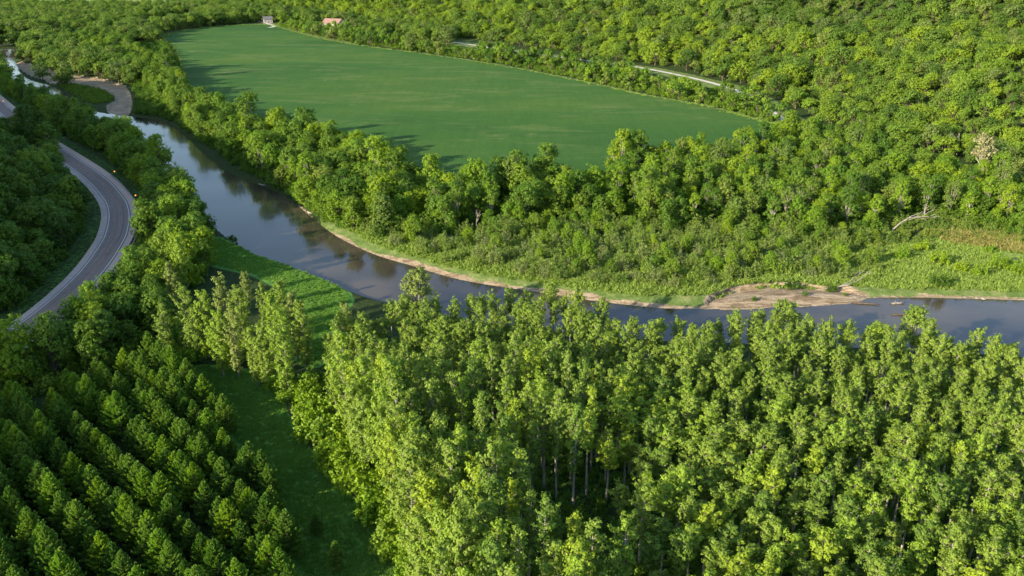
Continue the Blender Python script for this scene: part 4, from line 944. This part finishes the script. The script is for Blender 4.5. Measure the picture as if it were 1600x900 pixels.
# ------------------------------------------------------------------ grass and weeds
tuft_objs = []
def tufts(name, poly, sp, smin, smax, label, tint, seed, tft=None, keep=None):
    X, Y = scatter(np.asarray(poly), sp, .5, .2, seed); m = in_view(X, Y, height(X, Y), 20, 20)
    if keep is not None: m &= keep(X, Y)
    X, Y = X[m], Y[m]; rs = np.random.RandomState(seed)
    if not tuft_objs:
        for i in range(3):
            o = link('weed_tuft', TFT[i]); x, y = g(1380 + 25 * i, 440); o.location = (x, y, hz(x, y)); o.color = TINTS['green']
            tag(o, ['tall weed tuft near the fallen log on the bank', 'weed tuft a step downstream of the fallen log tuft', 'weed tuft farthest from the fallen log'][i], 'weeds', 'weed tufts by the log'); tuft_objs.append(o)
    print(name, len(X)); stuff(name, X, Y, height(X, Y), rs.uniform(smin, smax, len(X)), tuft_objs, label, tint)
BANKGRASS = np.array(G([(455, 312), (520, 358), (580, 386), (640, 402), (700, 420), (760, 433), (830, 444), (960, 461), (1110, 462), (1160, 444), (1340, 446), (1450, 455), (1620, 462), (1620, 375), (1480, 372), (1380, 385), (1000, 400), (700, 380), (560, 350)]))
tufts('bank_weeds', BANKGRASS, 1.35, .7, 1.9, 'pale green weeds between the thicket and the sand', 'straw', 61, keep=lambda X, Y: river_sd(X, Y)[0] > 5)
tufts('reeds', np.array(G([(1440, 366), (1500, 362), (1620, 372), (1640, 400), (1560, 392), (1480, 380)])), 1.3, 1.6, 2.6, 'brown reeds at the foot of the eastern slope', 'reed brown', 66)
tufts('meadow_grass', MEADOW, .85, .35, .9, 'dark green grass of the shaded meadow', 'green', 62)
tufts('bank_grass', BANKMEADOW, .9, .3, .8, 'green grass of the near bank meadow', 'green', 63)
tufts('forest_undergrowth', POP_POLY, 1.7, .5, 1.4, 'shady weeds beneath the poplar plantation', 'green', 64)

_r = np.random.RandomState(77); _k = _r.randint(0, len(FIELD) - 1, 1500); _t = _r.uniform(0, 1, 1500)[:, None]; _p = FIELD[_k] * (1 - _t) + FIELD[_k + 1] * _t + _r.normal(size=(1500, 2)) * 1.5
_p = _p[in_view(_p[:, 0], _p[:, 1], 0 * _p[:, 0], 10, 10)]; stuff('margin_grass', _p[:, 0], _p[:, 1], height(_p[:, 0], _p[:, 1]), _r.uniform(.5, 1.5, len(_p)), tuft_objs, 'ragged pale grass margin round the crop field', 'straw')
# ------------------------------------------------------------------ dead trees and driftwood
DEAD = [proto_dead(500 + i, h, s_) for i, (h, s_) in enumerate([(15, .35), (12, .7), (10, .9), (17, .3)])]
for (u, v, k, s, lb) in [(568, 292, 0, 1.0, 'grey leafless snag in the wood behind the river bend'), (558, 285, 3, .8, 'thinner grey snag beside the tall leafless snag'), (576, 290, 3, .85, 'bare grey snag between the two other snags'),
        (478, 262, 1, .9, 'forked bare tree near the start of the field edge'), (1497, 232, 1, .9, 'white forked dead tree on the eastern slope'), (1405, 96, 0, .8, 'small white snag high on the wooded slope'),
        (1178, 132, 2, .9, 'pale dead tree beyond the end of the gravel road'), (745, 358, 2, .9, 'dead tree with drooping branches above the thicket'), (1225, 345, 1, 1.0, 'leaning white dead tree at the eastern edge of the bank wood'),
        (1230, 18, 2, .8, 'weathered dead crown near the skyline of the slope'), (1088, 42, 2, .8, 'bleached dead crown above the gravel road'), (920, 55, 1, .9, 'grey dead tree in the slope woods behind the hedgerow'),
        (650, 330, 1, .8, 'small bare tree at the front of the bank wood'), (905, 330, 1, .7, 'bleached stub tree in the middle of the bank wood'), (163, 105, 0, .9, 'white trunk leaning above the northern sandbar'), (152, 100, 1, .9, 'forked white trunk beside the leaning white trunk')]:
    x, y = g(u, v, 6 if v < 60 else 0)
    if u > 1000 and v < 240 or u > 880 and v < 100:    # on the slope: follow the line of sight to the hill
        for tt in np.arange(200, 1400, 2.0):
            aa = (u - 800) / FPX; bb = (v - 450) / FPX; xx = aa * tt; yy = (math.cos(PITCH) - bb * math.sin(PITCH)) * tt; zz = CAM_H + (-math.sin(PITCH) - bb * math.cos(PITCH)) * tt
            if zz < hz(xx, yy) + 3: x, y = xx, yy; break
    place_one('dead_tree', DEAD[k], x, y, hz(x, y), s, rng.uniform(0, 6), 'green', lb, 'leafless trees', 'dead tree')
fd = bpy.data.objects.new('fallen_tree', None)
bpy.data.objects.remove(fd)
o = link('fallen_tree', proto_dead(520, 15, .45, r=.3)); x, y = g(1395, 362); o.location = (x, y, .8); o.rotation_euler = (0, R(58), R(20)); tag(o, 'fallen bleached tree with bare branches at the foot of the slope', 'dead tree')
o = link('fallen_log', proto_dead(521, 15, .35, r=.22)); x, y = g(1290, 449.5); o.location = (x, y, -.3); o.rotation_euler = (0, R(86), R(6)); tag(o, 'long pale fallen log lying across the top of the sandbar', 'log')
dry = proto_broad(333, 17, 11, 11, ntuft=16, leafn=12, size=.55, tuft=.8, mat='dry_leaf', trunk_mat='dead_wood', base=.25)
x, y = 0, 0
for tt in np.arange(200, 600, 2.0):
    u, v = 1528, 275; aa = (u - 800) / FPX; bb = (v - 450) / FPX; xx = aa * tt; yy = (math.cos(PITCH) - bb * math.sin(PITCH)) * tt; zz = CAM_H + (-math.sin(PITCH) - bb * math.cos(PITCH)) * tt
    if zz < hz(xx, yy): x, y = xx, yy; break
place_tree('dying_tree', dry, x, y, hz(x, y), 1.15, .3, 'green', 'large dying tree with sparse straw-coloured crown on the slope', 'dying tree of the slope')
def log(u, v, L, r, ang, lb, seed):
    rs = np.random.RandomState(seed); mb = MB(); mb.tube([(-L / 2, 0, 0), (-L / 6, .12 * L * rs.uniform(-.5, .5), .12), (L / 6, 0, .1), (L / 2, .1 * L * rs.uniform(-.5, .5), .25)], [r, r * .9, r * .7, r * .35], 6)
    for k in range(3):
        p = np.array([rs.uniform(-L / 3, L / 3), 0, .1]); mb.tube([p, p + np.array([rs.uniform(-.6, .6), rs.uniform(-.8, .8), .5])], [r * .4, r * .15], 4)
    x, y = g(u, v, -1.5); o = link('drift_log', mb.mesh('drift_log', M['dead_wood'] if seed % 2 else M['bark'], True)); o.location = (x, y, -1.45); o.rotation_euler = (0, 0, ang); tag(o, lb, 'log', 'driftwood in the river')
log(1353, 475, 7, .3, -.2, 'dark sunken log just off the tip of the sandbar', 2); log(1403, 474.5, 4, .35, .1, 'pale log aground in midstream beside the leaning cottonwood', 3); log(1412, 493, 6, .3, -.1, 'dark log with pale end below the midstream log', 4); log(1253, 478, 5, .25, .1, 'dark log lying along the water edge of the sandbar', 6)
log(415, 290, 8, .25, -.6, 'bleached trunk sliding off the eroded bank', 7); log(487, 334, 7, .3, -.9, 'pale trunk at the upstream end of the sand strip', 9)
for i, (u, v) in enumerate([(1500, 463), (1507, 465), (1520, 463.5), (1526, 466), (1536, 467), (1540, 464), (1531, 462)]):
    rs = np.random.RandomState(600 + i); import bmesh
    bm = bmesh.new(); bmesh.ops.create_icosphere(bm, subdivisions=2, radius=rs.uniform(.35, .7))
    for vv in bm.verts: vv.co = Vector((vv.co.x * 1.5, vv.co.y, vv.co.z * .6)) * (1 + rs.uniform(-.15, .15))
    me = bpy.data.meshes.new('river_rock'); bm.to_mesh(me); bm.free(); me.materials.append(M['dead_wood']); x, y = g(u, v, -1.5)
    o = link('river_rock', me); o.location = (x, y, -1.45); o.rotation_euler = (0, 0, rs.uniform(0, 3)); tag(o, f'pale rock breaking the surface, {ordw(i + 1)} of the row off the far bank', 'rock', 'rocks off the far bank')

# ------------------------------------------------------------------ guardrail and curve beacons
def guardrail():
    i0 = int(np.argmin(np.linalg.norm(RD - np.array(g(150, 279)), axis=1))); i1 = int(np.argmin(np.linalg.norm(RD - np.array(g(40, 515)), axis=1)))
    P = RD[i0:i1]; t = np.gradient(P, axis=0); t /= np.linalg.norm(t, axis=1)[:, None]; Q = P + np.stack([-t[:, 1], t[:, 0]], 1) * 6.35
    arc = np.concatenate([[0], np.cumsum(np.linalg.norm(np.diff(Q, axis=0), axis=1))]); n = int(arc[-1] / 1.9)
    root = bpy.data.objects.new('guardrail', None); COL.objects.link(root); root.location = (Q[0][0], Q[0][1], .42)
    tag(root, 'steel guardrail on dark posts along the outside of the highway curve', 'guardrail')
    mb = MB(); S_ = np.linspace(0, arc[-1], n * 2); xs = np.interp(S_, arc, Q[:, 0]) - Q[0][0]; ys = np.interp(S_, arc, Q[:, 1]) - Q[0][1]
    for dz, r in ((.72, .09), (.56, .09)): mb.tube(np.column_stack([xs, ys, np.full(len(xs), dz)]), [r] * len(xs), 5)
    link('rail', mb.mesh('rail', M['steel'], True), root)
    pm = MB(); pm.box((0, 0, .4), (.3, .3, .95)); pme = pm.mesh('post', M['post_wood'])
    cum = 0
    for k in range(min(n, 100)):
        s = (k + .5) * arc[-1] / min(n, 100); x = np.interp(s, arc, Q[:, 0]) - Q[0][0]; y = np.interp(s, arc, Q[:, 1]) - Q[0][1]; link('post', pme, root).location = (x + .22, y, 0)
guardrail()
def beacon():
    root = bpy.data.objects.new('curve_beacon', None); COL.objects.link(root)
    mb = MB(); mb.tube([(0, 0, -.2), (0, 0, 1.7)], [.05, .05], 6); link('post', mb.mesh('beacon_post', M['dark_metal']), root)
    mb = MB(); mb.tube([(0, .07, 2.0), (0, -.05, 2.0)], [.3, .3], 16); mb.add([(0.3 * math.cos(6.2832 * j / 16), .07, 2.0 + .3 * math.sin(6.2832 * j / 16)) for j in range(16)], [tuple(range(16))]); link('backplate', mb.mesh('backplate', M['dark_metal']), root)
    mb = MB(); mb.tube([(0, -.06, 2.0), (0, -.14, 2.0), (0, -.2, 2.0)], [.24, .21, .09], 14); link('lens', mb.mesh('lens', M['amber'], True), root)
    return root
b0 = beacon()
for i, ((u, v), lb) in enumerate({(6, 163): 'amber curve beacon on the far stretch of highway near the river trees', (180, 275): 'amber curve beacon where the guardrail starts', (213, 313): 'amber curve beacon at the apex of the highway curve', (213, 363): 'amber curve beacon beside the guardrail nearest the walnut trees'}.items()):
    if i == 0: r = b0
    else:
        r = b0.copy(); COL.objects.link(r)
        for ch in list(b0.children): c = ch.copy(); COL.objects.link(c); c.parent = r
    x, y = g(u, v, .4); r.location = (x, y, hz(x, y)); r.rotation_euler = (0, 0, math.atan2(x, -y) * 0 + math.atan2(-x, y)); tag(r, lb, 'beacon', 'amber beacons along the highway curve')

# ------------------------------------------------------------------ farm buildings beyond the field
def building(name, u, v, L, Wd, h, rise, rz, wall, roof, label, cat, win, door):
    x, y = g(u, v); z = hz(x, y); root = bpy.data.objects.new(name, None); COL.objects.link(root); root.location = (x, y, z); root.rotation_euler = (0, 0, rz); tag(root, label, cat)
    mb = MB(); V = [(-L / 2, -Wd / 2, -.3), (L / 2, -Wd / 2, -.3), (L / 2, Wd / 2, -.3), (-L / 2, Wd / 2, -.3), (-L / 2, -Wd / 2, h), (L / 2, -Wd / 2, h), (L / 2, Wd / 2, h), (-L / 2, Wd / 2, h), (-L / 2, 0, h + rise), (L / 2, 0, h + rise)]
    mb.add(V, [(0, 1, 5, 4), (2, 3, 7, 6), (1, 2, 6, 9, 5), (3, 0, 4, 8, 7)]); link('wall', mb.mesh('wall', wall), root)
    mb = MB(); e = .5; k = rise / (Wd / 2)
    for s in (-1, 1):
        y0, z0 = s * (Wd / 2 + e), h - k * e + .06; V = [(-L / 2 - e, y0, z0), (L / 2 + e, y0, z0), (L / 2 + e, 0, h + rise + .06), (-L / 2 - e, 0, h + rise + .06)]
        V += [(a, b, c + .18) for a, b, c in V]; mb.add(V, [(0, 1, 2, 3), (4, 5, 6, 7), (0, 1, 5, 4), (1, 2, 6, 5), (0, 3, 7, 4), (2, 3, 7, 6)])
    link('roof', mb.mesh('roof', roof), root)
    for wx_ in win:
        mb = MB(); mb.box((wx_, -Wd / 2 - .03, h * .55), (1.1, .08, 1.2)); f_ = link('window', mb.mesh('window', M['white_wall']), root)
        mb = MB(); mb.box((wx_, -Wd / 2 - .08, h * .55), (.9, .04, 1.0)); link('pane', mb.mesh('pane', M['glass']), f_)
    mb = MB(); mb.box((door[0], -Wd / 2 - .05, door[2] / 2), (door[1], .1, door[2])); link('door', mb.mesh('door', M['door_paint']), root)
building('barn', 522, 44, 24, 15, 6, 5.0, R(-28), M['white_wall'], M['red_roof'], 'long barn with a faded red roof behind the hedgerow', 'barn', [-8, -4, 6, 9], (1, 4, 4))
building('shed', 543, 42, 16, 8, 4, 1.6, R(-8), M['white_wall'], M['tin_roof'], 'low white shed with a pale tin roof beside the barn', 'shed', [-5, 5], (0, 3, 3))
building('farmhouse', 419, 36, 11, 8, 5, 3.0, R(20), M['white_wall'], M['grey_roof'], 'small white house with a dark roof at the far corner of the field', 'house', [-3.5, 3.5], (0, 1.1, 2.2))
ribbon('farm_track', spline(G([(405, 33), (417, 37), (427, 40), (428, 42), (420, 43.5)]), 6), -2.5, 2.5, .42, M['gravel'], 'pale farm track curling past the small white house')
